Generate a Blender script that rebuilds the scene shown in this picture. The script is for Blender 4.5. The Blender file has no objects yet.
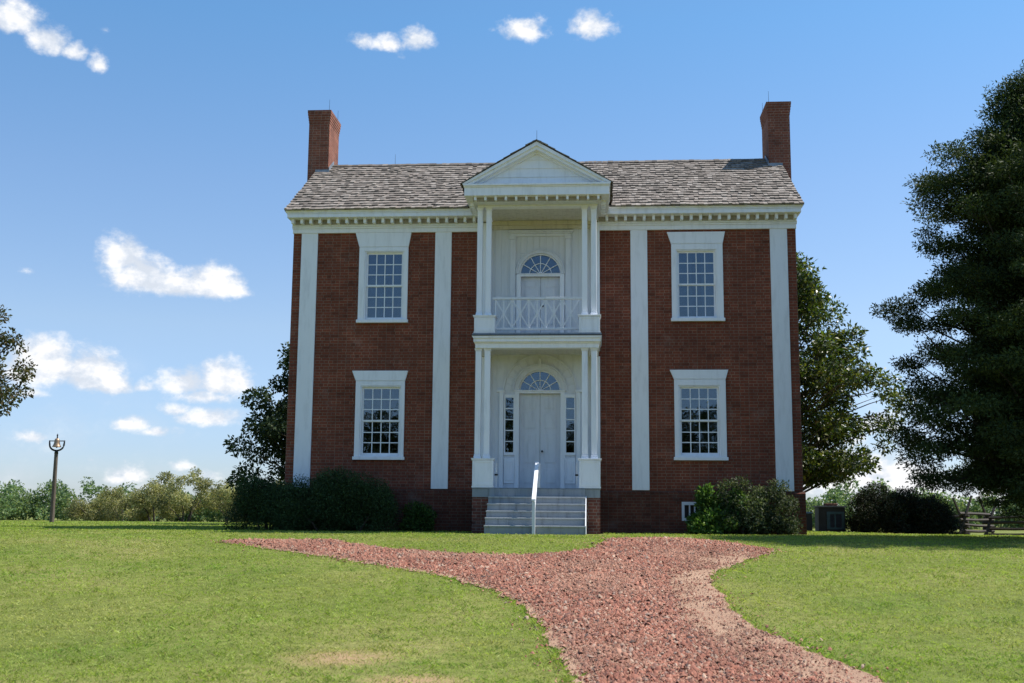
import bpy, bmesh, math, random
import numpy as np
from mathutils import Vector, Matrix, geometry
scene = bpy.context.scene
C = scene.collection
R = math.radians
rng = np.random.default_rng(11)
random.seed(5)

# ------------------------------------------------------------------ camera
cam_d = bpy.data.cameras.new('camera')
cam = bpy.data.objects.new('camera', cam_d)
C.objects.link(cam)
scene.camera = cam
yaw, pitch, roll = 0.07536, 0.14897, 0.00815
CAM = Vector((1.4874, -29.496, 0.60))
Fw = Vector((-math.sin(yaw) * math.cos(pitch), math.cos(yaw) * math.cos(pitch), math.sin(pitch)))
Rt = Vector((math.cos(yaw), math.sin(yaw), 0))
Up = Rt.cross(Fw)
cr, sr = math.cos(roll), math.sin(roll)
r2 = Rt * cr + Up * sr
u2 = -Rt * sr + Up * cr
cam.matrix_world = Matrix(((r2.x, u2.x, -Fw.x, CAM.x), (r2.y, u2.y, -Fw.y, CAM.y), (r2.z, u2.z, -Fw.z, CAM.z), (0, 0, 0, 1)))
cam_d.sensor_width = 36.0
cam_d.lens = 40.016
cam_d.clip_start = 0.1
cam_d.clip_end = 6000
cam_d.dof.use_dof = True
cam_d.dof.focus_distance = 28.5
cam_d.dof.aperture_fstop = 2.8

# ------------------------------------------------------------------ world, sun, exposure
SUN = Vector((0.64, 0.17, 1.0)).normalized()
elev = math.asin(SUN.z)
azim = math.atan2(SUN.x, SUN.y)          # clockwise from +Y
world = bpy.data.worlds.new('World')
scene.world = world
world.use_nodes = True
WN, WL = world.node_tree.nodes, world.node_tree.links
WN.clear()


def wn(t, **k):
    n = WN.new(t)
    for a, b in k.items():
        setattr(n, a, b)
    return n


def wm(op, a, b=None, c=None, clamp=False):
    n = wn('ShaderNodeMath', operation=op, use_clamp=clamp)
    for i, x in enumerate((a, b, c)):
        if x is None:
            continue
        if isinstance(x, (int, float)):
            n.inputs[i].default_value = x
        else:
            WL.new(x, n.inputs[i])
    return n.outputs[0]


sky = wn('ShaderNodeTexSky', sky_type='NISHITA', sun_disc=False)
sky.sun_elevation = elev
sky.sun_rotation = azim
sky.altitude = 100
sky.air_density = 1.0
sky.dust_density = 0.5
sky.ozone_density = 2.2
SKY_STRENGTH = 0.12
tc = wn('ShaderNodeTexCoord')
sep = wn('ShaderNodeSeparateXYZ')
WL.new(tc.outputs['Generated'], sep.inputs[0])
az = wm('ARCTAN2', sep.outputs[0], sep.outputs[1])
el = wm('ARCSINE', sep.outputs[2])
cxyz = wn('ShaderNodeCombineXYZ')
WL.new(az, cxyz.inputs[0])
WL.new(wm('MULTIPLY', el, 1.3), cxyz.inputs[1])


def noise(scale, detail, rough, off=0.0):
    n = wn('ShaderNodeTexNoise')
    n.inputs['Scale'].default_value = scale
    n.inputs['Detail'].default_value = detail
    n.inputs['Roughness'].default_value = rough
    if off:
        v = wn('ShaderNodeVectorMath', operation='ADD')
        v.inputs[1].default_value = (off, off * .7, off * .3)
        WL.new(cxyz.outputs[0], v.inputs[0])
        WL.new(v.outputs[0], n.inputs['Vector'])
    else:
        WL.new(cxyz.outputs[0], n.inputs['Vector'])
    return n.outputs['Fac']


n1 = noise(26, 7, .62)
n2 = noise(95, 5, .6, 3.0)
# the fair-weather clouds: compass bearing, elevation, half width, half height (degrees) and density
CLOUDS = [(-29.21, 22.02, 1.27, 0.74, 1), (-27.73, 21.37, 1.05, 0.67, 1), (-26.53, 21.11, 0.63, 0.41, 0.8), (-25.26, 20.75, 0.44, 0.5, 0.75), (-25.04, 22.31, 0.39, 0.23, 0.35), (-12.39, 23.01, 0.68, 0.39, 0.7), (-10.98, 22.95, 0.95, 0.44, 0.75), (-9.52, 23.25, 0.79, 0.63, 0.85), (-10.34, 22.37, 0.42, 0.29, 0.4), (-3.82, 23.8, 1.27, 0.58, 0.8), (-5.41, 23.83, 0.42, 0.19, 0.35), (-0.32, 23.96, 1.11, 0.72, 0.9), (-23.56, 11.89, 0.97, 0.99, 1.05), (-22.77, 11.0, 1.55, 0.95, 1.1), (-21.35, 10.71, 1.76, 0.62, 1.1), (-19.37, 10.88, 1.29, 0.78, 1.1), (-18.1, 10.61, 0.7, 0.39, 0.8), (-26.72, 6.49, 1.67, 1.11, 1.1), (-24.77, 6.31, 1.32, 1.03, 1.1), (-23.75, 5.79, 0.76, 0.57, 0.9), (-27.16, 5.25, 0.83, 0.28, 0.5), (-22.25, 5.75, 0.62, 0.29, 0.45), (-20.46, 6.02, 1.16, 0.72, 0.9), (-18.48, 6.09, 1.37, 0.83, 1), (-19.44, 5.38, 1.65, 0.44, 0.7), (-20.76, 4.66, 0.87, 0.38, 0.7), (-19.25, 4.41, 1.75, 0.48, 0.85), (-22.74, 3.97, 1.14, 0.47, 0.85), (-21.54, 3.67, 1.05, 0.29, 0.7), (-27.02, 3.22, 0.73, 0.37, 0.6), (-22.7, 1.46, 1.23, 0.52, 0.7), (-21.68, 1.1, 1.04, 0.38, 0.6), (-20.26, 2.08, 0.77, 0.38, 0.65), (-19.5, 1.61, 1.06, 0.34, 0.5), (-24.44, 2.27, 0.37, 0.28, 0.35), (-25.3, 0.54, 0.65, 0.28, 0.5), (-24.08, 0.6, 0.56, 0.23, 0.45), (-28.04, 0.69, 0.41, 0.23, 0.45), (-27.79, 10.92, 0.47, 0.18, 0.33), (11.94, 1.76, 3.59, 1.24, 1.0), (14.44, 1.66, 2.35, 1.04, 0.9), (13.55, 4.32, 1.05, 0.67, 0.8), (10.56, 2.24, 1.93, 0.77, 0.8), (17.05, 0.73, 2.76, 0.74, 0.7), (12.24, 3.57, 1.25, 0.38, 0.5)]
field = None
for (a0, e0, w, h, dens) in CLOUDS:
    dx = wm('MULTIPLY', wm('SUBTRACT', az, R(a0)), 1 / R(w * 1.12))
    dy0 = wm('SUBTRACT', el, R(e0))
    # flat base: the lower half falls off faster than the top
    dyu = wm('MULTIPLY', wm('MAXIMUM', dy0, 0.0), 1 / R(h * 1.3))
    dyl = wm('MULTIPLY', wm('MINIMUM', dy0, 0.0), 1 / R(h * .80))
    dy = wm('ADD', dyu, dyl)
    d = wm('SQRT', wm('ADD', wm('MULTIPLY', dx, dx), wm('MULTIPLY', dy, dy)))
    f = wm('MULTIPLY', wm('SUBTRACT', 1.42, d), dens)
    field = f if field is None else wm('MAXIMUM', field, f)
nn = wm('ADD', wm('MULTIPLY', wm('SUBTRACT', n1, .5), 1.75), wm('MULTIPLY', wm('SUBTRACT', n2, .5), .75))
fld = wm('ADD', field, nn)
mr = wn('ShaderNodeMapRange', interpolation_type='SMOOTHSTEP')
mr.inputs['From Min'].default_value = .20
mr.inputs['From Max'].default_value = .96
WL.new(fld, mr.inputs['Value'])
cover = mr.outputs[0]
# thin high veil low in the sky
veil_n = noise(9, 6, .65, 9.0)
low = wn('ShaderNodeMapRange', interpolation_type='SMOOTHSTEP')
low.inputs['From Min'].default_value = R(9.5)
low.inputs['From Max'].default_value = R(0)
WL.new(el, low.inputs['Value'])
vm = wn('ShaderNodeMapRange', interpolation_type='SMOOTHSTEP')
vm.inputs['From Min'].default_value = .46
vm.inputs['From Max'].default_value = .72
WL.new(veil_n, vm.inputs['Value'])
veil = wm('MULTIPLY', wm('MULTIPLY', vm.outputs[0], low.outputs[0]),   .42)
cov = wm('MAXIMUM', wm('MULTIPLY', cover, .97), veil)
# cloud brightness: whiter in the thick parts
cb = wn('ShaderNodeMapRange')
cb.inputs['From Min'].default_value = .2
cb.inputs['From Max'].default_value = 1.5
cb.inputs['To Min'].default_value = 5.0
cb.inputs['To Max'].default_value = 6.4
n3 = noise(26, 7, .62, .013)            # the same billows looked up a little towards the sun: lit and shaded sides
rel = wm('MULTIPLY', wm('SUBTRACT', n1, n3), 6.0)
WL.new(wm('ADD', wm('ADD', wm('MULTIPLY', fld, .55), rel), .35), cb.inputs['Value'])
ccol = wn('ShaderNodeVectorMath', operation='SCALE')
cmix = wn('ShaderNodeMix', data_type='RGBA')           # bluish grey in the hollows, white on the lit heads
cmix.inputs['A'].default_value = (.86, .93, 1.04, 1)
cmix.inputs['B'].default_value = (.99, .99, 1.0, 1)
cfac = wm('MULTIPLY', wm('SUBTRACT', cb.outputs[0], 5.2), 1.0, clamp=True)
WL.new(cfac, cmix.inputs['Factor'])
WL.new(cmix.outputs['Result'], ccol.inputs[0])
WL.new(cb.outputs[0], ccol.inputs['Scale'])
hsv = wn('ShaderNodeHueSaturation')
hsv.inputs['Saturation'].default_value = 1.05
elr = wn('ShaderNodeMapRange')
elr.inputs['From Max'].default_value = R(40)
WL.new(el, elr.inputs['Value'])
gr = wn('ShaderNodeValToRGB')                 # clear air: takes the yellow out of the horizon band
GRADE = [(0, (.64, .73, .98)), (3, (.68, .75, .98)), (9, (.93, .90, .93)), (16, (.90, .95, 1.0)), (24, (.78, 1.01, 1.09)), (40, (.76, .98, 1.04))]
while len(gr.color_ramp.elements) < len(GRADE):
    gr.color_ramp.elements.new(.5)
for e_, (dg, c_) in zip(gr.color_ramp.elements, GRADE):
    e_.position = dg / 40
    e_.color = (*[x * .5 for x in c_], 1)
WL.new(elr.outputs[0], gr.inputs[0])
grade = wn('ShaderNodeVectorMath', operation='SCALE')
grade.inputs['Scale'].default_value = 2.0
WL.new(gr.outputs[0], grade.inputs[0])
gm = wn('ShaderNodeMix', data_type='RGBA', blend_type='MULTIPLY')
gm.inputs['Factor'].default_value = 1
WL.new(sky.outputs[0], gm.inputs['A'])
WL.new(grade.outputs[0], gm.inputs['B'])
WL.new(gm.outputs['Result'], hsv.inputs['Color'])
mix = wn('ShaderNodeMix', data_type='RGBA')
WL.new(cov, mix.inputs['Factor'])
WL.new(hsv.outputs[0], mix.inputs['A'])
WL.new(ccol.outputs[0], mix.inputs['B'])
bg = wn('ShaderNodeBackground')
bg.inputs['Strength'].default_value = SKY_STRENGTH
WL.new(mix.outputs['Result'], bg.inputs['Color'])
wo = wn('ShaderNodeOutputWorld')
WL.new(bg.outputs[0], wo.inputs[0])

sun_d = bpy.data.lights.new('sun', 'SUN')
sun_d.energy = 5.0
sun_d.angle = R(0.53)
sun_d.color = (1.0, .95, .87)
sun = bpy.data.objects.new('sun', sun_d)
C.objects.link(sun)
sun.rotation_euler = SUN.to_track_quat('Z', 'Y').to_euler()
sun.location = (20, 10, 40)

scene.view_settings.view_transform = 'Standard'
scene.view_settings.look = 'None'
scene.view_settings.gamma = 1
scene.view_settings.exposure = 0.5
scene.view_settings.use_curve_mapping = False


# ------------------------------------------------------------------ ground height
def ss(a, b, x):
    t = np.clip((np.asarray(x, float) - a) / (b - a), 0, 1)
    return t * t * (3 - 2 * t)


def zg(x, y):
    x = np.asarray(x, float)
    y = np.asarray(y, float)
    z = -1.0 + 1.1 * ss(-21, -3, y)
    z = z - 1.3 * ss(15, 70, y)
    z = z - 0.55 * ss(7, 13, x) * ss(0, 20, y) * (1 - ss(15, 70, y))
    return z


def gz(x, y):
    return float(zg(x, y))


# ------------------------------------------------------------------ materials
def mat(name):
    m = bpy.data.materials.new(name)
    m.use_nodes = True
    return m, m.node_tree.nodes, m.node_tree.links, m.node_tree.nodes['Principled BSDF']


def ramp(N, stops):
    r = N.new('ShaderNodeValToRGB')
    e = r.color_ramp.elements
    while len(e) < len(stops):
        e.new(.5)
    for i, (p, c) in enumerate(stops):
        e[i].position = p
        e[i].color = (*c, 1)
    return r


def tex_noise(N, L, vec, scale, detail=4, rough=.55):
    n = N.new('ShaderNodeTexNoise')
    n.inputs['Scale'].default_value = scale
    n.inputs['Detail'].default_value = detail
    n.inputs['Roughness'].default_value = rough
    L.new(vec, n.inputs['Vector'])
    return n.outputs['Fac']


def mixc(N, L, fac, a, b, mode='MIX'):
    n = N.new('ShaderNodeMix')
    n.data_type = 'RGBA'
    n.blend_type = mode
    for s, x in (('Factor', fac), ('A', a), ('B', b)):
        if isinstance(x, (int, float)):
            n.inputs[s].default_value = x
        elif isinstance(x, tuple):
            n.inputs[s].default_value = (*x, 1)
        else:
            L.new(x, n.inputs[s])
    return n.outputs['Result']


def brick_mat(name, c1, c2, mortar, dirt=.35):
    m, N, L, b = mat(name)
    t = N.new('ShaderNodeTexCoord')
    s = N.new('ShaderNodeSeparateXYZ')
    L.new(t.outputs['Object'], s.inputs[0])
    add = N.new('ShaderNodeMath')
    L.new(s.outputs[0], add.inputs[0])
    L.new(s.outputs[1], add.inputs[1])
    cb_ = N.new('ShaderNodeCombineXYZ')
    L.new(add.outputs[0], cb_.inputs[0])
    L.new(s.outputs[2], cb_.inputs[1])
    br = N.new('ShaderNodeTexBrick')
    br.inputs['Scale'].default_value = 1
    br.inputs['Brick Width'].default_value = .215
    br.inputs['Row Height'].default_value = .077
    br.inputs['Mortar Size'].default_value = .0085
    br.inputs['Mortar Smooth'].default_value = .25
    br.inputs['Bias'].default_value = -.1
    br.squash = .55
    br.squash_frequency = 2
    br.inputs['Color1'].default_value = (*c1, 1)
    br.inputs['Color2'].default_value = (*c2, 1)
    br.inputs['Mortar'].default_value = (*mortar, 1)
    L.new(cb_.outputs[0], br.inputs['Vector'])
    # single dark burnt headers and pale bricks, brick by brick
    br2 = N.new('ShaderNodeTexBrick')
    for k in ('Scale', 'Brick Width', 'Row Height'):
        br2.inputs[k].default_value = br.inputs[k].default_value
    br2.inputs['Mortar Size'].default_value = 0
    br2.squash = .55
    br2.squash_frequency = 2
    br2.inputs['Color1'].default_value = (0, 0, 0, 1)
    br2.inputs['Color2'].default_value = (1, 1, 1, 1)
    L.new(cb_.outputs[0], br2.inputs['Vector'])
    rp = ramp(N, [(0, (.58, .60, .62)), (.25, (.88, .88, .88)), (.7, (1.0, 1.0, 1.0)), (1, (1.45, 1.4, 1.3))])
    L.new(br2.outputs['Color'], rp.inputs[0])
    c = mixc(N, L, 1.0, br.outputs['Color'], rp.outputs[0], 'MULTIPLY')
    nz = tex_noise(N, L, t.outputs['Object'], .9, 5, .6)
    rp2 = ramp(N, [(.3, (.66, .64, .64)), (.52, (1, 1, 1)), (.72, (1.35, 1.30, 1.25))])
    L.new(nz, rp2.inputs[0])
    c = mixc(N, L, .8, c, rp2.outputs[0], 'MULTIPLY')
    nz3 = tex_noise(N, L, t.outputs['Object'], 14, 3, .6)
    rp3 = ramp(N, [(.3, (.8, .8, .8)), (.7, (1.15, 1.15, 1.15))])
    L.new(nz3, rp3.inputs[0])
    c = mixc(N, L, .8, c, rp3.outputs[0], 'MULTIPLY')
    # grey lime bloom left in patches on the joints
    nz4 = tex_noise(N, L, t.outputs['Object'], 1.7, 6, .7)
    rp4 = ramp(N, [(.56, (0, 0, 0)), (.76, (.30, .30, .30))])
    L.new(nz4, rp4.inputs[0])
    c = mixc(N, L, rp4.outputs[0], c, (.30, .25, .22))
    L.new(c, b.inputs['Base Color'])
    b.inputs['Roughness'].default_value = .9
    b.inputs['Specular IOR Level'].default_value = .25
    bp = N.new('ShaderNodeBump')
    bp.inputs['Strength'].default_value = .6
    bp.inputs['Distance'].default_value = .012
    inv = N.new('ShaderNodeMath')
    inv.operation = 'SUBTRACT'
    inv.inputs[0].default_value = 1
    L.new(br.outputs['Fac'], inv.inputs[1])
    ad = N.new('ShaderNodeMath')
    ad.operation = 'MULTIPLY_ADD'
    L.new(nz3, ad.inputs[0])
    ad.inputs[1].default_value = .5
    L.new(inv.outputs[0], ad.inputs[2])
    L.new(ad.outputs[0], bp.inputs['Height'])
    L.new(bp.outputs[0], b.inputs['Normal'])
    return m


def paint_mat(name, col, var=.10, boards=None, axis=0, rough=.5):
    """weathered oil paint; boards = width of tongue-and-groove boards"""
    m, N, L, b = mat(name)
    t = N.new('ShaderNodeTexCoord')
    mp = N.new('ShaderNodeMapping')
    mp.inputs['Scale'].default_value = (3.5, 3.5, .6)
    L.new(t.outputs['Object'], mp.inputs[0])
    nz = tex_noise(N, L, mp.outputs[0], 2.2, 6, .65)
    rp = ramp(N, [(.32, tuple(x * (1 - 2.6 * var) for x in col)), (.5, tuple(x * (1 - .4 * var) for x in col)), (.72, col)])
    L.new(nz, rp.inputs[0])
    c = rp.outputs[0]
    nz2 = tex_noise(N, L, t.outputs['Object'], 30, 3, .6)
    bp = N.new('ShaderNodeBump')
    bp.inputs['Strength'].default_value = .15
    bp.inputs['Distance'].default_value = .004
    L.new(nz2, bp.inputs['Height'])
    nrm = bp.outputs[0]
    if boards:
        s = N.new('ShaderNodeSeparateXYZ')
        L.new(t.outputs['Object'], s.inputs[0])
        mo = N.new('ShaderNodeMath')
        mo.operation = 'MODULO'
        L.new(s.outputs[axis], mo.inputs[0])
        # shift to keep the modulo positive
        sh = N.new('ShaderNodeMath')
        sh.inputs[1].default_value = 50.0
        L.new(s.outputs[axis], sh.inputs[0])
        L.new(sh.outputs[0], mo.inputs[0])
        mo.inputs[1].default_value = boards
        pg = N.new('ShaderNodeMath')
        pg.operation = 'PINGPONG'
        L.new(mo.outputs[0], pg.inputs[0])
        pg.inputs[1].default_value = boards / 2
        mr_ = N.new('ShaderNodeMapRange')
        mr_.inputs['From Min'].default_value = 0
        mr_.inputs['From Max'].default_value = .012
        L.new(pg.outputs[0], mr_.inputs['Value'])
        bp2 = N.new('ShaderNodeBump')
        bp2.inputs['Strength'].default_value = 1
        bp2.inputs['Distance'].default_value = .006
        L.new(mr_.outputs[0], bp2.inputs['Height'])
        L.new(nrm, bp2.inputs['Normal'])
        nrm = bp2.outputs[0]
        c = mixc(N, L, mr_.outputs[0], tuple(x * .90 for x in col), c)
    L.new(c, b.inputs['Base Color'])
    L.new(nrm, b.inputs['Normal'])
    b.inputs['Roughness'].default_value = rough
    return m


def attr_mat(name, rough=.8, transl=0.0, spec=.5, noise_scale=None, tint=(1, 1, 1), bump=None):
    """colour comes from the per-face 'tone' attribute (natural variation between pieces)"""
    m, N, L, b = mat(name)
    a = N.new('ShaderNodeAttribute')
    a.attribute_name = 'tone'
    c = a.outputs['Color']
    if noise_scale:
        t = N.new('ShaderNodeTexCoord')
        nz = tex_noise(N, L, t.outputs['Object'], noise_scale, 4, .6)
        rp = ramp(N, [(.3, (.72, .72, .72)), (.7, (1.2, 1.2, 1.2))])
        L.new(nz, rp.inputs[0])
        c = mixc(N, L, 1.0, c, rp.outputs[0], 'MULTIPLY')
    L.new(c, b.inputs['Base Color'])
    b.inputs['Roughness'].default_value = rough
    b.inputs['Specular IOR Level'].default_value = spec
    if transl:
        out = N['Material Output']
        tr = N.new('ShaderNodeBsdfTranslucent')
        tc_ = mixc(N, L, 1.0, c, tint, 'MULTIPLY')
        L.new(tc_, tr.inputs['Color'])
        mx = N.new('ShaderNodeMixShader')
        mx.inputs[0].default_value = transl
        L.new(b.outputs[0], mx.inputs[1])
        L.new(tr.outputs[0], mx.inputs[2])
        L.new(mx.outputs[0], out.inputs[0])
    return m


def plain_mat(name, col, rough=.6, metal=0, scale=6, var=.3):
    m, N, L, b = mat(name)
    t = N.new('ShaderNodeTexCoord')
    nz = tex_noise(N, L, t.outputs['Object'], scale, 5, .6)
    rp = ramp(N, [(.3, tuple(x * (1 - var) for x in col)), (.7, tuple(x * (1 + var) for x in col))])
    L.new(nz, rp.inputs[0])
    L.new(rp.outputs[0], b.inputs['Base Color'])
    b.inputs['Roughness'].default_value = rough
    b.inputs['Metallic'].default_value = metal
    return m


def wood_mat(name, c1, c2):
    m, N, L, b = mat(name)
    t = N.new('ShaderNodeTexCoord')
    mp = N.new('ShaderNodeMapping')
    mp.inputs['Scale'].default_value = (14, 14, 1.5)
    L.new(t.outputs['Object'], mp.inputs[0])
    nz = tex_noise(N, L, mp.outputs[0], 2, 6, .65)
    rp = ramp(N, [(.3, c1), (.7, c2)])
    L.new(nz, rp.inputs[0])
    L.new(rp.outputs[0], b.inputs['Base Color'])
    b.inputs['Roughness'].default_value = .85
    bp = N.new('ShaderNodeBump')
    bp.inputs['Strength'].default_value = .5
    bp.inputs['Distance'].default_value = .01
    L.new(nz, bp.inputs['Height'])
    L.new(bp.outputs[0], b.inputs['Normal'])
    return m


def glass_mat(name):
    m, N, L, b = mat(name)
    out = N['Material Output']
    N.remove(b)
    t = N.new('ShaderNodeTexCoord')
    nz = tex_noise(N, L, t.outputs['Object'], 2.3, 3, .5)
    bp = N.new('ShaderNodeBump')
    bp.inputs['Strength'].default_value = .10
    bp.inputs['Distance'].default_value = .02
    L.new(nz, bp.inputs['Height'])
    gl = N.new('ShaderNodeBsdfGlossy')
    gl.inputs['Roughness'].default_value = .01
    gl.inputs['Color'].default_value = (.68, .84, 1, 1)
    L.new(bp.outputs[0], gl.inputs['Normal'])
    tr = N.new('ShaderNodeBsdfTransparent')
    tr.inputs['Color'].default_value = (.62, .68, .70, 1)
    fr = N.new('ShaderNodeFresnel')
    fr.inputs['IOR'].default_value = 2.0
    mx = N.new('ShaderNodeMixShader')
    L.new(fr.outputs[0], mx.inputs[0])
    L.new(tr.outputs[0], mx.inputs[1])
    L.new(gl.outputs[0], mx.inputs[2])
    L.new(mx.outputs[0], out.inputs[0])
    return m


M = {}
M['brick'] = brick_mat('red_brick', (.240, .068, .038), (.148, .042, .026), (.215, .132, .096))
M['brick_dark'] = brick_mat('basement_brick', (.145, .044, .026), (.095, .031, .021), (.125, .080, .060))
M['brick_pier'] = brick_mat('pier_brick', (.18, .062, .046), (.14, .048, .037), (.22, .165, .14))
M['brick_chim'] = brick_mat('chimney_brick', (.275, .092, .056), (.160, .055, .037), (.27, .17, .13))
M['white'] = paint_mat('white_paint', (.85, .86, .905), .05)
M['white_old_shaded'] = paint_mat('worn_shaded_white_paint', (.70, .72, .77), .06)  # wear plus the porch recess's shade, both put into this darker white
M['boards'] = paint_mat('shaded_white_boarding', (.66, .68, .72), .035, .17, 0)  # shade of the recess is put into the boarding colour
M['ceiling'] = paint_mat('ceiling_boards', (.66, .63, .57), .10, .11, 0)
M['cream'] = paint_mat('yellowed_paint', (.62, .57, .45), .1)
M['porch'] = paint_mat('grey_porch_paint', (.27, .30, .33), .14, None, 0, .55)
M['tread'] = paint_mat('grey_tread_paint', (.40, .42, .44), .14)
M['shingle'] = attr_mat('wood_shingle', .9, 0, .2, 9)
M['dark_edge'] = plain_mat('dark_roof_edge', (.045, .04, .036), .8)
M['glass'] = glass_mat('old_window_glass')
M['inside'] = plain_mat('darkened_plaster', (.035, .032, .03), .9)  # near-black: the dimness of the rooms is put into the colour
M['curtain'] = plain_mat('white_curtain', (.42, .44, .48), .9, 0, 8, .12)
M['tan_backing'] = plain_mat('tan_backing_board', (.36, .33, .29), .9)  # darker tan than the white dentils in front of it
M['iron'] = plain_mat('black_iron', (.03, .03, .032), .5, .6)
M['flash'] = plain_mat('lead_flashing', (.25, .27, .30), .5, .4)
M['bronze'] = plain_mat('bell_bronze', (.36, .24, .15), .42, .55, 8, .35)
M['post'] = wood_mat('weathered_post', (.06, .045, .035), (.16, .125, .10))
M['rail'] = wood_mat('shaded_rail_wood', (.026, .022, .019), (.08, .066, .056))  # darkened: the fence's tree shade is put into the wood colour
M['bark'] = wood_mat('bark', (.05, .04, .032), (.13, .105, .085))
M['dark_bark'] = wood_mat('dark_bark', (.018, .015, .012), (.05, .042, .035))
M['ac_body'] = plain_mat('shaded_dark_cabinet', (.016, .019, .022), .6)  # dark body, darkened further to carry the shade of the tree
M['ac_teal'] = plain_mat('teal_louver', (.03, .085, .115), .5)
M['ac_top'] = plain_mat('grey_lid', (.16, .17, .19), .55)
M['rust'] = plain_mat('rusty_cap', (.16, .075, .05), .8)


# ------------------------------------------------------------------ mesh helpers
class MB:
    def __init__(s):
        s.v, s.f, s.t = [], [], []

    def add(s, vs, fs, tone=None):
        o = len(s.v)
        s.v += [tuple(v) for v in vs]
        s.f += [tuple(i + o for i in f) for f in fs]
        s.t += [tone] * len(fs)
        return s

    def box(s, x0, x1, y0, y1, z0, z1, tone=None):
        vs = [(x0, y0, z0), (x1, y0, z0), (x1, y1, z0), (x0, y1, z0), (x0, y0, z1), (x1, y0, z1), (x1, y1, z1), (x0, y1, z1)]
        return s.add(vs, [(0, 3, 2, 1), (4, 5, 6, 7), (0, 1, 5, 4), (1, 2, 6, 5), (2, 3, 7, 6), (3, 0, 4, 7)], tone)

    def prism_xz(s, pts, y0, y1):
        """polygon in x,z (counter-clockwise seen from -y), extruded y0..y1 (y0 is the front)"""
        n = len(pts)
        vs = [(x, y0, z) for x, z in pts] + [(x, y1, z) for x, z in pts]
        fs = [tuple(range(n)), tuple(range(2 * n - 1, n - 1, -1))]
        for i in range(n):
            j = (i + 1) % n
            fs.append((j, i, i + n, j + n))
        return s.add(vs, fs)

    def prism_yz(s, pts, x0, x1):
        n = len(pts)
        vs = [(x0, y, z) for y, z in pts] + [(x1, y, z) for y, z in pts]
        fs = [tuple(range(n - 1, -1, -1)), tuple(range(n, 2 * n))]
        for i in range(n):
            j = (i + 1) % n
            fs.append((i, j, j + n, i + n))
        return s.add(vs, fs)

    def arch(s, cx, cz, r0, r1, y0, y1, a0=0, a1=180, n=28):
        """flat ring sector in x,z with depth"""
        for k in range(n):
            a, b = R(a0 + (a1 - a0) * k / n), R(a0 + (a1 - a0) * (k + 1) / n)
            p = [(cx + r0 * math.cos(a), cz + r0 * math.sin(a)), (cx + r1 * math.cos(a), cz + r1 * math.sin(a)),
                 (cx + r1 * math.cos(b), cz + r1 * math.sin(b)), (cx + r0 * math.cos(b), cz + r0 * math.sin(b))]
            s.prism_xz(p, y0, y1)
        return s

    def bar(s, p, q, w, d):
        """rectangular bar from p to q; w across (x for a bar in the xz plane), d along y"""
        p, q = Vector(p), Vector(q)
        t = (q - p).normalized()
        up = Vector((0, 1, 0))
        if abs(t.dot(up)) > .95:
            up = Vector((1, 0, 0))
        a = t.cross(up).normalized() * w / 2
        b = t.cross(a).normalized() * d / 2
        vs = [p - a - b, p + a - b, p + a + b, p - a + b, q - a - b, q + a - b, q + a + b, q - a + b]
        return s.add(vs, [(0, 1, 2, 3), (7, 6, 5, 4), (0, 4, 5, 1), (1, 5, 6, 2), (2, 6, 7, 3), (3, 7, 4, 0)])

    def tube(s, pts, rad, n=8):
        pts = [Vector(p) for p in pts]
        rs = rad if isinstance(rad, (list, tuple)) else [rad] * len(pts)
        o = []
        for i, p in enumerate(pts):
            t = (pts[min(i + 1, len(pts) - 1)] - pts[max(i - 1, 0)]).normalized()
            up = Vector((0, 0, 1)) if abs(t.z) < .9 else Vector((1, 0, 0))
            a = t.cross(up).normalized()
            b = t.cross(a)
            o += [p + (a * math.cos(2 * math.pi * k / n) + b * math.sin(2 * math.pi * k / n)) * rs[i] for k in range(n)]
        fs = []
        for i in range(len(pts) - 1):
            for k in range(n):
                k2 = (k + 1) % n
                fs.append((i * n + k, i * n + k2, (i + 1) * n + k2, (i + 1) * n + k))
        fs.append(tuple(range(n - 1, -1, -1)))
        fs.append(tuple(range((len(pts) - 1) * n, len(pts) * n)))
        return s.add(o, fs)

    def lathe(s, prof, cx, cy, cz=0, n=24):
        vs, fs = [], []
        for r, z in prof:
            vs += [(cx + r * math.cos(2 * math.pi * k / n), cy + r * math.sin(2 * math.pi * k / n), cz + z) for k in range(n)]
        for i in range(len(prof) - 1):
            for k in range(n):
                k2 = (k + 1) % n
                fs.append((i * n + k, i * n + k2, (i + 1) * n + k2, (i + 1) * n + k))
        return s.add(vs, fs)

    def build(s, name, m, parent=None, bevel=0, smooth=False, fix=True):
        me = bpy.data.meshes.new(name)
        me.from_pydata(s.v, [], s.f)
        if any(t is not None for t in s.t):
            at = me.color_attributes.new('tone', 'FLOAT_COLOR', 'CORNER')
            cols = []
            for p, t in zip(me.polygons, s.t):
                cols += [(*(t or (.5, .5, .5)), 1)] * p.loop_total
            at.data.foreach_set('color', np.array(cols, np.float32).ravel())
        if fix:
            b = bmesh.new()
            b.from_mesh(me)
            bmesh.ops.recalc_face_normals(b, faces=b.faces)
            b.to_mesh(me)
            b.free()
        me.materials.append(m)
        if smooth:
            for p in me.polygons:
                p.use_smooth = True
        o = bpy.data.objects.new(name, me)
        C.objects.link(o)
        if parent is not None:
            o.parent = parent
        if bevel:
            bv = o.modifiers.new('bevel', 'BEVEL')
            bv.width = bevel
            bv.segments = 2
            bv.limit_method = 'ANGLE'
        return o


def empty(name, loc, rz=0):
    o = bpy.data.objects.new(name, None)
    C.objects.link(o)
    o.location = loc
    o.rotation_euler = (0, 0, rz)
    o.empty_display_size = .3
    return o


def tag(o, label=None, cat=None, group=None, kind=None):
    for k, v in (('label', label), ('category', cat), ('group', group), ('kind', kind)):
        if v:
            o[k] = v
    return o


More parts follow.
